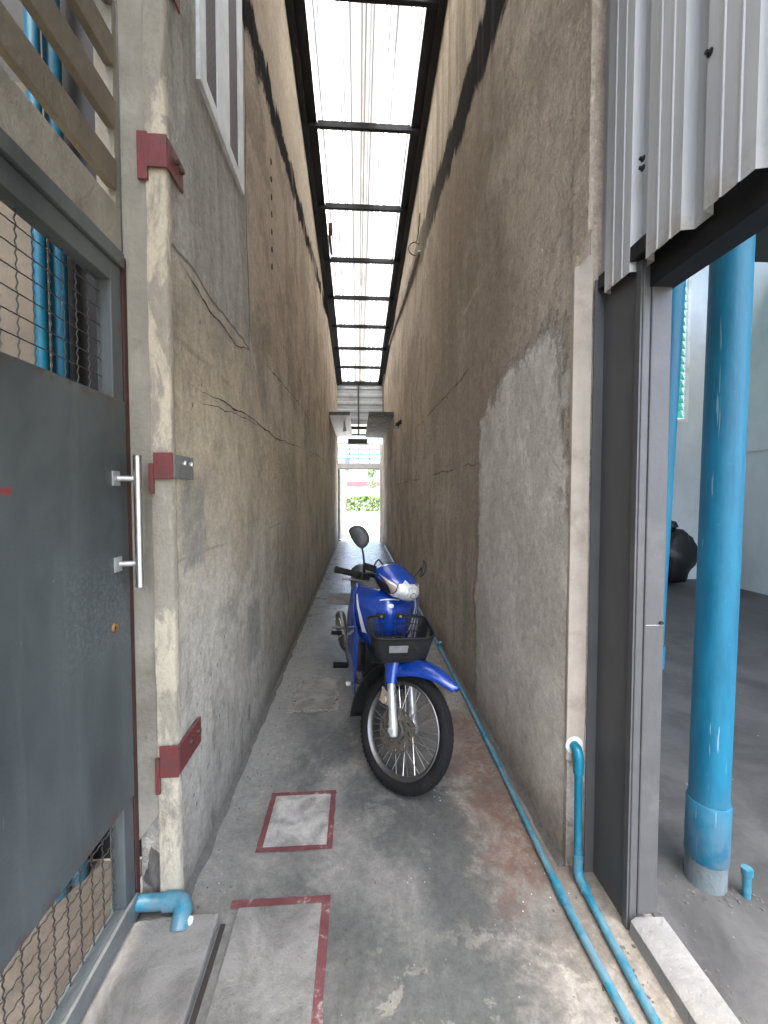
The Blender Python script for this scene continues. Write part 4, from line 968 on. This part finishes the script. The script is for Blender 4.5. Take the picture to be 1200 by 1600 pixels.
# ------------------------------------------------------------------ motorcycle
HEAD, LEAN, STEER = -84.5, -2, 41
moto = thing('motorcycle', (.06, 3.15, 0), 'blue underbone motorcycle with a black front basket leaning on its stand in the alley', 'motorcycle', rot=(R(LEAN), 0, R(HEAD)))
WR = .275; FA = Vector((1.20, 0, WR)); RA = Vector((0, 0, WR))
AX = Vector((-.446, 0, .895)).normalized(); PIV = FA - Vector((.895, 0, .446)) * .058
SX = Matrix.Translation(PIV) @ Matrix.Rotation(R(STEER), 4, AX) @ Matrix.Translation(-PIV)
def part(name, b, mat, parent=moto, steer=False, **k): return obj(name, b, mat, parent, xf=SX if steer else None, **k)
def wheel(c, steer, disc):
    b = B(); prof = []
    for k in range(20):
        a = 2 * PI * k / 20; rr = .245 + .030 * math.cos(a) - (.004 if math.cos(a) < -.6 else 0); prof.append((rr, .030 * math.sin(a) * (1 - .12 * math.cos(a))))
    b.lathe(prof, c, (0, 1, 0), 72, closed=True)
    ty = part('wheel', b, 'rubber', steer=steer, smooth=180)
    b = B()
    for k in range(72):                                   # tread blocks
        for sgn in (-1, 1):
            a = 2 * PI * (k + (.5 if sgn > 0 else 0)) / 72; a2 = a + .05; r = WR + .0006
            P = lambda an, y, rr: Vector(c) + Vector((math.cos(an) * rr, y, math.sin(an) * rr))
            b.add([P(a, sgn * .004, r), P(a + .045, sgn * .004, r), P(a2 + .045, sgn * .021, r - .007), P(a2, sgn * .021, r - .007), P(a, sgn * .004, r - .006), P(a + .045, sgn * .004, r - .006), P(a2 + .045, sgn * .021, r - .013), P(a2, sgn * .021, r - .013)],
                  [(0, 1, 2, 3), (0, 4, 5, 1), (1, 5, 6, 2), (2, 6, 7, 3), (3, 7, 4, 0)])
    part('tread', b, 'rubber', ty, steer)
    b = B(); b.lathe([(.214, -.025), (.219, -.022), (.212, -.016), (.204, -.008), (.202, 0), (.204, .008), (.212, .016), (.219, .022), (.214, .025), (.208, .018), (.199, .008), (.197, 0), (.199, -.008), (.208, -.018)], c, (0, 1, 0), 72, closed=True)
    part('rim', b, 'rim', ty, steer, smooth=50)
    b = B(); b.lathe([(.0, -.058), (.016, -.058), (.018, -.045), (.040, -.042), (.042, -.034), (.024, -.028), (.024, .028), (.042, .034), (.040, .042), (.018, .046), (.016, .058), (0, .058)], c, (0, 1, 0), 28)
    part('hub', b, 'engine', ty, steer, smooth=40)
    b = B()
    for k in range(36):
        a = 2 * PI * k / 36; sgn = 1 if k % 2 else -1; da = (.42 if (k // 2) % 2 else -.42)
        b.tube([Vector(c) + Vector((math.cos(a + da) * .040, sgn * .036, math.sin(a + da) * .040)), Vector(c) + Vector((math.cos(a) * .201, sgn * .004, math.sin(a) * .201))], .0017, 5, False)
    part('spokes', b, 'steel', ty, steer, smooth=60)
    if disc:
        b = B(); na = 80; rr = [.034, .046, .062, .070, .078, .086, .094, .100]; idx = {}
        for i in range(na):
            for j, r in enumerate(rr): idx[i, j] = len(b.v); a = 2 * PI * i / na; b.v.append((c[0] + math.cos(a) * r, c[1] - .062, c[2] + math.sin(a) * r))
        for i in range(na):
            for j in range(len(rr) - 1):
                hole = (j == 1 and i % 16 not in (0, 1, 2, 3)) or (j in (3, 4, 5) and (i + 2 * j) % 8 in (0, 1, 2))
                if not hole: q = (i + 1) % na; b.f.append((idx[i, j], idx[q, j], idx[q, j + 1], idx[i, j + 1]))
        part('brake_disc', b, 'disc', ty, steer, solid=.004)
    return ty
fwh = wheel(FA, True, True); wheel(RA, False, False)
# fork
for sgn in (-1, 1):
    y = sgn * .082; a0 = FA + Vector((0, y, 0))
    b = B(); b.tube([a0 + AX * -.028, a0 + AX * -.02, a0 + AX * .03, a0 + AX * .05, a0 + AX * .21, a0 + AX * .225, a0 + AX * .235], [.016, .021, .0225, .0195, .0195, .0225, .0225], 18)
    b.tube([a0 + Vector((0, -sgn * .016, 0)), a0 + Vector((0, sgn * .024, 0))], .0145, 14); b.tube([a0 + Vector((0, sgn * .024, 0)), a0 + Vector((0, sgn * .032, 0))], .009, 6)
    fk = part('fork_leg', b, 'silver', steer=True, smooth=45)
    b = B(); b.tube([a0 + AX * .23, a0 + AX * .36], .0135, 14); part('fork_tube', b, 'chrome', fk, True, smooth=60)
b = B(); q = FA + AX * .045 + Vector((-.075, -.068, .075))
b.box(q.x - .034, q.x + .034, q.y - .022, q.y + .02, q.z - .03, q.z + .028); b.tube([q + Vector((.0, -.034, -.012)), q + Vector((0, .02, -.012))], .019, 14); b.tube([q + Vector((-.045, -.01, .03)), q + Vector((.05, -.01, -.02))], .008, 8)
part('brake_caliper', b, 'brass', steer=True, bevel=.005, smooth=40)
b = B(); b.tube([q + Vector((-.02, -.012, .03)), q + Vector((-.05, -.02, .10)), FA + AX * .26 + Vector((-.05, -.05, 0)), FA + AX * .33 + Vector((-.03, -.05, 0))], .0045, 8); part('brake_hose', b, 'black_plastic', steer=True, smooth=60)
# front fender: shell over the wheel, a long beak in front and covers round the fork legs
def fender_ring(t):
    """t 0 = tip of the beak, 1 = rear edge"""
    a = R(53 + 70 * t)
    r = .314 + .050 * (1 - t) ** 1.6
    ww = .086 * min(1, t * 1.9 + .13) ** .75
    drop = .014 + .056 * min(1, t * 1.5)
    o = []
    for k in range(13):
        u = -1 + 2 * k / 12; yy = ww * (math.copysign(abs(u) ** .75, u)); dr = drop * abs(u) ** 3.2 + .012 * u * u
        peak = .010 * math.exp(-(u * 3.2) ** 2)
        rr = r - dr + peak; o.append(FA + Vector((math.cos(a) * rr, yy, math.sin(a) * rr)))
    return o
b = B(); b.loft([fender_ring(k / 28) for k in range(29)])
fd = part('front_fender', b, 'moto', steer=True, smooth=60, solid=.003)
for sgn in (-1, 1):
    b = B(); rings = []
    for k in range(10):
        s_ = .205 + .12 * k / 9; p = FA + Vector((0, sgn * .082, 0)) + AX * s_; e = Vector((.895, 0, .446)); rx = .030 + .020 * (k / 9) ** 1.5; ry = .027 + .003 * k / 9
        rings.append([p + e * (rx * math.cos(2 * PI * i / 18) + .012 * (k / 9)) + Vector((0, ry * math.sin(2 * PI * i / 18), 0)) for i in range(18)])
    b.loft(rings, closed=True); part('fork_cover', b, 'moto', fd, True, smooth=60)
# black inner mudguard behind the wheel
b = B(); rings = []
for k in range(18):
    a = R(112 + 84 * k / 17); r = .318 + .012 * (k / 17); wv = .052 + .008 * math.sin(PI * k / 17)
    rings.append([FA + Vector((math.cos(a) * (r - .012 * u * u), wv * u, math.sin(a) * (r - .012 * u * u))) for u in (-1, -.6, -.2, .2, .6, 1)])
b.loft(rings); part('mudguard', b, 'black_plastic', steer=True, smooth=60, solid=.004)
# front cover (leg shield centre)
def lerp_t(tab, z):
    if z <= tab[0][0]: return tab[0][1]
    for (a, p), (c, q) in zip(tab, tab[1:]):
        if z <= c: t = (z - a) / (c - a); t = t * t * (3 - 2 * t) * .5 + t * .5; return p * (1 - t) + q * t
    return tab[-1][1]
SXC = [(.52, .865), (.60, .905), (.70, .935), (.77, .935), (.83, .905), (.88, .855)]
SW = [(.52, .130), (.60, .156), (.70, .176), (.77, .186), (.83, .182), (.88, .150)]
def shield(u, z, off=0):
    wv = lerp_t(SW, z); xx = lerp_t(SXC, z) - .15 * abs(u) ** 2.3 - .012 * (1 - math.exp(-(u * 5) ** 2))
    return Vector((xx + off, u * (wv + (off if abs(u) > .7 else 0)), z))
b = B(); b.loft([[shield(-1 + k / 16, .54 + .335 * j / 26) for k in range(33)] for j in range(27)])
fc = part('front_cover', b, 'moto', smooth=70, solid=.004)
# the badge: an arc over a small oval
b = B(); b.loft([[shield(u, .823 + .012 * math.cos(u * 4.2) + d_, .004) for u in [-.30 + .6 * k / 14 for k in range(15)]] for d_ in (-.003, .003)]); part('badge', b, 'decal', fc)
b = B(); b.loft([[shield(.02 + .085 * math.cos(t) * s_, .803 + .011 * math.sin(t) * s_, .0045) for t in [2 * PI * k / 18 for k in range(18)]] for s_ in (.03, 1)], closed=True); part('badge', b, 'silver_decal' if False else 'decal', fc)
# white flash and slanted lettering on both edges
for sgn in (-1, 1):
    b = B(); b.loft([[shield(sgn * (.90 - .20 * t), .835 - .21 * t, .0045), shield(sgn * (.90 - .20 * t + .03 + .10 * t), .835 - .21 * t, .0045)] for t in [k / 14 for k in range(15)]]); part('flash', b, 'decal', fc)
for k in range(11):
    b = B(); z = .80 - k * .0135; u = .80 - .1 * k / 10; h_ = (.011, .009, .011, .008)[k % 4]
    b.loft([[shield(u, z, .0045), shield(u + .10, z + .004, .0045)], [shield(u + .02, z + h_ * .55, .0045), shield(u + .12, z + h_ * .75, .0045)]]); part('lettering', b, 'silver_decal', fc)
for q_ in ((.895, .93, -.07, .07, .735, .765), (.88, .94, -.075, .075, .62, .64)):
    b = B(); b.box(*q_); part('basket_bracket', b, 'black_plastic', fc, bevel=.003)
# wings of the leg shield reaching down to the footrests
WT = [(.20, (.665, .150, .63, .160)), (.34, (.745, .158, .60, .190)), (.46, (.79, .158, .60, .204)), (.58, (.80, .155, .62, .208)), (.68, (.795, .176, .66, .210)), (.76, (.79, .187, .69, .205)), (.83, (.76, .182, .70, .195)), (.875, (.71, .150, .70, .166))]
def wing_at(z):
    for (a, p), (c, q) in zip(WT, WT[1:]):
        if z <= c: t = (z - a) / (c - a); return [i * (1 - t) + j * t for i, j in zip(p, q)]
    return WT[-1][1]
for sgn in (-1, 1):
    b = B(); rings = []
    for j in range(29):
        z = .20 + .675 * j / 28; x0, y0, x1, y1 = wing_at(z)
        rings.append([(x0 + (x1 - x0) * t, sgn * (y0 + (y1 - y0) * t ** .6), z + .02 * t * (j / 28 - .4)) for t in [k / 7 for k in range(8)]])
    b.loft(rings); wg = part('leg_shield_wing', b, 'moto', smooth=60, solid=.004)
    if sgn < 0:
        for (z0, z1, ta, tb) in ((.655, .642, .05, .75), (.632, .600, .12, .62), (.612, .590, .30, .88)):
            b = B(); rr = []
            for k in range(9):
                t = ta + (tb - ta) * k / 8; zc = z0 + (z1 - z0) * k / 8 - .035 * t; x0, y0, x1, y1 = wing_at(zc)
                hh = .004 if z0 > .65 else .008
                rr.append([(x0 + (x1 - x0) * t + .002, sgn * (y0 + (y1 - y0) * t ** .6 + .005), zc + d_) for d_ in (-hh, hh)])
            b.loft(rr); part('lettering', b, 'silver_decal', wg)
# dark underbody between the wings
b = B(); b.box(.62, .80, -.12, .12, .36, .60); b.box(.50, .78, -.10, .10, .24, .42); part('radiator_shroud', b, 'black_plastic', bevel=.03, smooth=60)
# headlight cowl
CC = Vector((.86, 0, .945)); n1, n2 = 40, 72
def cowl_dir(d_, off=0):
    sp = lambda v, e: math.copysign(abs(v) ** e, v)
    x = sp(d_.x, .9) * (.15 if d_.x > 0 else .09); y = sp(d_.y, .85) * .136; z = sp(d_.z, .9) * (.058 if d_.z > 0 else .092)
    z += -.24 * max(x, 0) + .026 * (1 - abs(d_.y)) * max(0, d_.z); y *= 1 - .28 * max(0, -d_.z); x -= .045 * abs(d_.y) ** 2.2 * (1 if d_.x > 0 else 0)
    return CC + Vector((x, y, z)) + d_ * off
def st_dir(s_, t): return Vector((math.sqrt(max(0, 1 - s_ * s_ - t * t)), s_, t))
def sph(i, j):
    th = PI * i / n1; ph = -PI + 2 * PI * j / n2
    return Vector((math.sin(th) * math.cos(ph), math.sin(th) * math.sin(ph), math.cos(th)))
top_b, low_b = B(), B(); cut = 22
top_b.loft([[cowl_dir(sph(i, j)) for j in range(n2)] for i in range(cut + 1)], closed=True)
low_b.loft([[cowl_dir(sph(i, j)) for j in range(n2)] for i in range(cut, n1 + 1)], closed=True)
cw = part('headlight_cowl', top_b, 'moto', steer=True, smooth=70)
part('cowl_underside', low_b, 'black_plastic', cw, True, smooth=70)
def patch(s0, s1, lo, hi, off, n=26, k=12):
    bd = B(); bd.loft([[cowl_dir(st_dir(s_, lo(s_) + (hi(s_) - lo(s_)) * j / k), off + .006 * math.sin(PI * j / k)) for j in range(k + 1)] for s_ in [s0 + (s1 - s0) * i / n for i in range(n + 1)]]); return bd
spike = lambda s_: .20 * max(0, 1 - abs(abs(s_) - .36) / .13)
hl = part('headlight', patch(-.60, .60, lambda s_: -.76 + .22 * s_ * s_, lambda s_: .40 - .75 * s_ * s_ + spike(s_), .003), 'lens', cw, True, smooth=70, solid=.003)
for q_, w_ in ((.345, .0022), (.11, .003)):
    b = B(); b.tube([cowl_dir(st_dir(q_ * math.cos(a), -.17 + q_ * 1.15 * math.sin(a)), .0065 + .004 * (q_ < .2)) for a in [2 * PI * i / 36 for i in range(37)]], w_, 6, False)
    part('reflector_ring', b, 'bare_steel', hl, True, smooth=60)
for sgn in (-1, 1):
    part('turn_signal', patch(sgn * .625, sgn * .965, lambda s_: -.60 + 2.1 * (abs(s_) - .625), lambda s_: .04 + .22 * (abs(s_) - .625), .003), 'lens_amber', cw, True, smooth=70, solid=.003)
b = B(); b.lathe([(0, .008), (.036, .008), (.042, .0), (.042, -.02)], (.80, 0, 1.005), (-.5, 0, .86), 24); part('speedometer', b, 'black_plastic', cw, True, smooth=40)
# handlebar with grips, levers and mirrors
HB = [Vector((.785, 0, .925)), Vector((.785, .10, .922)), Vector((.77, .20, .913)), Vector((.742, .325, .893))]
b = B(); b.tube([Vector((p.x, -p.y, p.z)) for p in reversed(HB)] + HB[1:], .0115, 14); hb = part('handlebar', b, 'black_plastic', steer=True, smooth=60)
for sgn in (-1, 1):
    m_ = lambda p: Vector((p[0] + .012, sgn * (p[1] - .022), p[2] - .100))
    b = B(); b.tube([m_((.756, .225, 1.004)), m_((.749, .24, 1.004)), m_((.725, .345, 1.0)), m_((.724, .350, 1.0)), m_((.722, .356, 1.0))], [.017, .0165, .0165, .0195, .017], 18); part('grip', b, 'rubber', hb, True, smooth=50)
    b = B(); b.box(-.022, .022, -.035, .035, -.022, .026, Matrix.Translation(m_((.766, .185, 1.0)))); part('switch_housing', b, 'black_plastic', hb, True, bevel=.006)
    b = B(); b.tube([m_((.80, .175, .99)), m_((.812, .22, .985)), m_((.80, .30, .975)), m_((.782, .345, .968))], [.009, .007, .006, .008], 8); part('brake_lever', b, 'steel' if sgn < 0 else 'black_plastic', hb, True, smooth=60)
b = B(); b.box(.785, .835, -.20, -.14, .945, .98); part('fluid_reservoir', b, 'black_plastic', hb, True, bevel=.006)
def mirror(base, mid, head, size, yaw, roll, tilt):
    b = B(); b.tube([base, base.lerp(mid, .5) + Vector((0, 0, .008)), mid, head], [.008, .0055, .005, .006], 8)
    st = part('mirror', b, 'black_plastic', steer=True, smooth=60)
    mt = Matrix.Translation(head) @ Matrix.Rotation(R(yaw), 4, 'Z') @ Matrix.Rotation(R(tilt), 4, 'Y') @ Matrix.Rotation(R(roll), 4, 'X')
    b = B(); rings = []
    for k in range(9):
        t = k / 8; xx = .026 * math.cos(t * PI / 2) ** .8; s_ = .25 + .75 * math.sin(t * PI / 2) if k else .02
        if k == 8: s_ = 1
        rings.append([mt @ Vector((xx, size[0] * s_ * math.copysign(abs(math.cos(a)) ** .8, math.cos(a)) * (1 - .22 * math.sin(a)), size[1] * s_ * math.copysign(abs(math.sin(a)) ** .8, math.sin(a)))) for a in [2 * PI * i / 28 for i in range(28)]])
    b.loft(rings, closed=True, cap=True); part('mirror_shell', b, 'grey_plastic', st, True, smooth=50)
    b = B(); b.loft([[mt @ Vector((-.002, size[0] * .9 * s_ * math.cos(a) * (1 - .22 * math.sin(a)), size[1] * .9 * s_ * math.sin(a))) for a in [2 * PI * i / 28 for i in range(28)]] for s_ in (.02, 1)], closed=True); part('mirror_glass', b, 'chrome', st, True)
mirror(Vector((.775, -.165, .925)), Vector((.785, -.225, 1.02)), Vector((.79, -.295, 1.105)), (.064, .045), -52, -38, 4)
mirror(Vector((.775, .165, .95)), Vector((.80, .235, .985)), Vector((.80, .285, 1.05)), (.054, .036), 50, 66, 0)
# cables looping over the bar
for k, (a, c) in enumerate((((.81, -.17, .93), (.86, -.06, .86)), ((.81, .17, .93), (.86, .06, .86)), ((.80, -.14, .945), (.80, .02, .94)))):
    b = B(); A_, C_ = Vector(a), Vector(c); mid = (A_ + C_) / 2 + Vector((.03 if k < 2 else -.05, 0, .03 if k < 2 else .075)); b.tube([A_, A_.lerp(mid, .6) + Vector((0, 0, .015)), mid, C_.lerp(mid, .6) + Vector((0, 0, .01)), C_], .0045, 8); part('control_cable', b, 'black_plastic', hb, True, smooth=60)
# front basket
def bk(u, v, t):
    """u around 0..1, t 0 bottom .. 1 rim"""
    a = 2 * PI * u; ca, sa = math.cos(a), math.sin(a); e = .38
    cx = 1.055; y0_ = .012; hx = .100 + .030 * t; hy = .128 + .034 * t
    x = cx + hx * math.copysign(abs(ca) ** e, ca); y = .028 + hy * math.copysign(abs(sa) ** e, sa)
    z = .592 + (.140) * t - .10 * (x - cx) * t - .06 * (x - cx) + .018 * (1 if False else 0)
    return Vector((x, y, z))
b = B(); nu = 84
b.tube([bk(k / nu, 0, 1) for k in range(nu + 1)], .005, 8, False)
bs = part('basket', b, 'black_plastic', smooth=60)
b = B(); NU = 210
for k in range(NU):
    if .40 < k / NU < .60 and k % 5: continue
    pts = [bk(k / NU, 0, t) for t in (0, .5, 1)]; b.bar(pts[0], pts[1], .0030, .0022); b.bar(pts[1], pts[2], .0030, .0022)
for j in range(17):
    t = j / 17 + .01
    for k in range(nu):
        if j % 4 and .40 < k / nu < .60: continue
        b.bar(bk(k / nu, 0, t), bk((k + 1) / nu, 0, t), .0022, .0044)
for i in range(32):
    x = .955 + .2 * i / 31; p = [Vector((x, y_, .592 - .06 * (x - 1.055))) for y_ in (-.126, .126)]; b.bar(p[0], p[1], .0042, .002)
for i in range(36):
    y_ = -.125 + .25 * i / 35; b.bar(Vector((.956, y_, .598)), Vector((1.154, y_, .586)), .0042, .002)
part('basket_mesh', b, 'black_plastic', bs)
b = B()
for t0, t1 in ((0, .13), (.9, 1.0)): b.loft([[bk(k / nu, 0, t) + (bk(k / nu, 0, t) - Vector((1.055, 0, bk(k / nu, 0, t).z))).normalized() * .0022 for k in range(nu)] for t in (t0, t1)], closed=True)
part('basket_band', b, 'black_plastic', bs, solid=.002)
b = B(); x = 1.055 + .112
b.add([(x + .0085, -.045, .640), (x + .0085, .045, .640), (x + .0155, .047, .676), (x + .0155, -.047, .676), (x + .005, -.045, .640), (x + .005, .045, .640), (x + .012, .047, .676), (x + .012, -.047, .676)], [(0, 1, 2, 3), (7, 6, 5, 4), (0, 4, 5, 1), (1, 5, 6, 2), (2, 6, 7, 3), (3, 7, 4, 0)]); part('plate', b, 'bare_steel', bs)
for yy in (-.05, .055, .02):
    b = B(); b.lathe([(0, .004), (.007, .004), (.009, 0)], (.938 if yy != .02 else .95, yy, .75 if yy != .02 else .632), (1, 0, 0), 10); part('bolt', b, 'chrome', bs)
# seat, tail, side panels
b = B(); rings = []
for k in range(16):
    t = k / 15; x = .50 - .98 * t; zt = .735 + .045 * t ** 1.5 + .02 * math.sin(PI * t) - (.05 * (1 - t * 6) ** 2 if t < .167 else 0); wv = .105 + .045 * math.sin(PI * min(1, t * 1.1 + .12)) ** .8; zt += .025
    rings.append([(x, wv * u, zt - .055 * abs(u) ** 3) for u in (-1, -.85, -.6, -.3, 0, .3, .6, .85, 1)] + [(x, wv * .8, zt - .09), (x, -wv * .8, zt - .09)])
b.loft(rings, closed=True, cap=True); part('seat', b, 'seat', smooth=60)
for sgn in (-1, 1):
    b = B(); rings = []
    for k in range(18):
        t = k / 17; x = .52 - 1.05 * t; top = .70 + .07 * t; bot = .50 + .20 * t ** 1.4; wv = .095 + .055 * math.sin(PI * min(1, t * 1.15)) ** .9 - .03 * t
        rings.append([(x, sgn * (wv * (.75 + .28 * math.sin(PI * v))), bot + (top - bot) * v) for v in (0, .2, .4, .6, .8, 1)])
    b.loft(rings); sp = part('side_panel', b, 'moto', smooth=60, solid=.004)
    b = B(); rr = []
    for k in range(12):
        t = .12 + .5 * k / 11; x = .52 - 1.05 * t; top = .70 + .07 * t; bot = .50 + .20 * t ** 1.4; wv = .095 + .055 * math.sin(PI * min(1, t * 1.15)) ** .9 - .03 * t
        rr.append([(x, sgn * (wv * (.75 + .28 * math.sin(PI * v)) + .004), bot + (top - bot) * v) for v in (.45 - .2 * t, .72)])
    b.loft(rr); part('flash', b, 'decal', sp)
b = B(); b.box(-.56, -.50, -.07, .07, .70, .765); part('tail_light', b, 'lens_red', bevel=.015)
b = B(); rings = []
for k in range(16):
    a = R(20 + 150 * k / 15); rings.append([(math.cos(a) * r_ if True else 0, .06 * u, WR + math.sin(a) * r_) for u, r_ in ((-1, .29), (-.7, .305), (0, .315), (.7, .305), (1, .29))])
b.loft(rings); part('rear_fender', b, 'black_plastic', smooth=60, solid=.004)
# frame, engine, exhaust
b = B(); b.tube([(.80, 0, .86), (.72, 0, .70), (.58, 0, .52), (.42, 0, .47), (.25, 0, .52)], .028, 14); b.tube([(.25, .06, .52), (-.1, .08, .62), (-.45, .07, .70)], .013, 10); b.tube([(.25, -.06, .52), (-.1, -.08, .62), (-.45, -.07, .70)], .013, 10); part('frame_tube', b, 'black_steel', smooth=60)
b = B(); b.tube([(.36, -.11, .32), (.36, .11, .32)], .105, 26); b.tube([(.45, 0, .33), (.68, 0, .37)], [.062, .052], 16); part('engine', b, 'engine', smooth=40, bevel=.006)
b = B(); b.tube([(.36, -.145, .33), (.36, -.108, .33)], [.075, .092], 26); part('clutch_cover', b, 'engine', smooth=40)
for k in range(6):
    b = B(); x = .52 + k * .027; b.box(x, x + .006, -.068, .068, .29, .43); part('cooling_fin', b, 'engine')
b = B(); b.tube([(.66, -.02, .31), (.64, -.09, .25), (.52, -.13, .215), (.30, -.15, .22), (.10, -.165, .275)], [.016, .016, .0165, .017, .02], 14); ex = part('exhaust', b, 'engine', smooth=60)
b = B(); b.tube([(.12, -.165, .27), (.09, -.168, .28), (.05, -.172, .292), (-.30, -.19, .39), (-.335, -.192, .401), (-.345, -.193, .404)], [.022, .036, .043, .043, .038, .020], 26); part('muffler', b, 'rim', ex, smooth=45)
b = B(); rings = []
d_ = (Vector((-.30, -.19, .39)) - Vector((.05, -.172, .292))); s0 = Vector((.05, -.172, .292)); dn = d_.normalized(); uu = Vector((0, -1, .35)); uu = (uu - dn * uu.dot(dn)).normalized(); vv_ = dn.cross(uu)
for k in range(12):
    p = s0 + d_ * (.10 + .72 * k / 11); wv = math.sin(PI * (k + .7) / 12.4) ** .35
    rings.append([p + (uu * math.cos(a * wv) + vv_ * math.sin(a * wv)) * .050 for a in [R(-62 + 124 * i / 10) for i in range(11)]])
b.loft(rings); part('heat_shield', b, 'chrome', ex, smooth=60, solid=.002)
# footrests, pedal, kick lever, side stand
for sgn in (-1, 1):
    b = B(); b.tube([(.36, sgn * .08, .245), (.37, sgn * .16, .252), (.37, sgn * .18, .258)], .011, 10); pg = part('footrest', b, 'black_steel', smooth=60)
    b = B(); b.tube([(.37, sgn * .175, .258), (.37, sgn * .18, .258), (.37, sgn * .265, .262), (.37, sgn * .272, .262)], [.015, .019, .019, .022], 14); part('footrest_rubber', b, 'rubber', pg, smooth=45)
    b = B(); b.tube([(.02, sgn * .12, .335), (.0, sgn * .20, .355)], .009, 8); pg = part('rear_footrest', b, 'bare_steel', smooth=60)
    b = B(); b.tube([(.0, sgn * .195, .354), (-.005, sgn * .275, .358)], .016, 12); part('footrest_rubber', b, 'rubber', pg, smooth=45)
b = B(); b.tube([(.22, -.14, .27), (.18, -.17, .33), (.13, -.18, .42), (.125, -.19, .435)], .010, 10); b.tube([(.125, -.19, .435), (.12, -.275, .44)], .012, 10); part('kick_lever', b, 'engine', smooth=50)
b = B(); b.tube([(.34, -.13, .21), (.45, -.16, .20), (.55, -.17, .215)], .008, 8); b.box(.54, .59, -.20, -.14, .212, .222); part('brake_pedal', b, 'chrome', smooth=50)
b = B(); b.tube([(.30, .10, .22), (.27, .17, .12), (.25, .235, .046)], .010, 10); b.box(.21, .28, .21, .26, .036, .044); part('side_stand', b, 'black_steel', smooth=50)
b = B()
for sgn in (-1, 1): b.bar((.26, sgn * .08, .30), (-.02, sgn * .085, WR), .035, .022)
part('swingarm', b, 'black_steel', bevel=.004)
for sgn in (-1, 1):
    b = B(); b.tube([(-.02, sgn * .105, .30), (.06, sgn * .10, .60)], .013, 10); sk_ = part('shock_absorber', b, 'chrome', smooth=60)
    b = B(); b.tube([(.01 + .05 * k / 80 + .024 * math.cos(k * .8) * .9, sgn * .103 + .024 * math.sin(k * .8), .36 + .2 * k / 80) for k in range(81)], .004, 6); part('spring', b, 'chrome', sk_, smooth=60)

# ------------------------------------------------------------------ camera, light, world
cam = bpy.data.cameras.new('camera'); co = bpy.data.objects.new('camera', cam); C.objects.link(co)
cam.sensor_fit = 'HORIZONTAL'; cam.sensor_width = 36; cam.lens = 650 / 1200 * 36; cam.clip_start = .05; cam.clip_end = 1000
co.location = (0, 0, 1.4); co.rotation_euler = (R(90 - 2.198), 0, R(-3.609)); sc.camera = co

SUN_EL, SUN_AZ = 77, 180      # azimuth measured from +Y toward +X
w = bpy.data.worlds.new('World'); sc.world = w; w.use_nodes = True
nt = w.node_tree; bg = nt.nodes['Background']; sk = nt.nodes.new('ShaderNodeTexSky'); sk.sky_type = 'NISHITA'; sk.sun_disc = False
sk.sun_elevation = R(SUN_EL); sk.sun_rotation = R(SUN_AZ); sk.air_density = 1.0; sk.dust_density = 6.0; sk.ozone_density = 1.0
nt.links.new(sk.outputs[0], bg.inputs[0]); bg.inputs[1].default_value = .15
s_ = bpy.data.lights.new('sun', 'SUN'); s_.energy = 1.5; s_.angle = R(30); s_.color = (1, .995, .98)
so = bpy.data.objects.new('sun', s_); C.objects.link(so)
d = Vector((math.sin(R(SUN_AZ)) * math.cos(R(SUN_EL)), math.cos(R(SUN_AZ)) * math.cos(R(SUN_EL)), math.sin(R(SUN_EL))))
so.rotation_euler = d.to_track_quat('Z', 'Y').to_euler()
sc.view_settings.view_transform = 'Standard'; sc.view_settings.look = 'None'; sc.view_settings.gamma = 1; sc.view_settings.exposure = 3.42
sc.render.engine = 'CYCLES'
cy = sc.cycles; cy.max_bounces = 10; cy.diffuse_bounces = 6; cy.glossy_bounces = 4; cy.transmission_bounces = 6; cy.transparent_max_bounces = 8
cy.use_denoising = True; cy.sample_clamp_indirect = 6; cy.caustics_reflective = False; cy.caustics_refractive = False
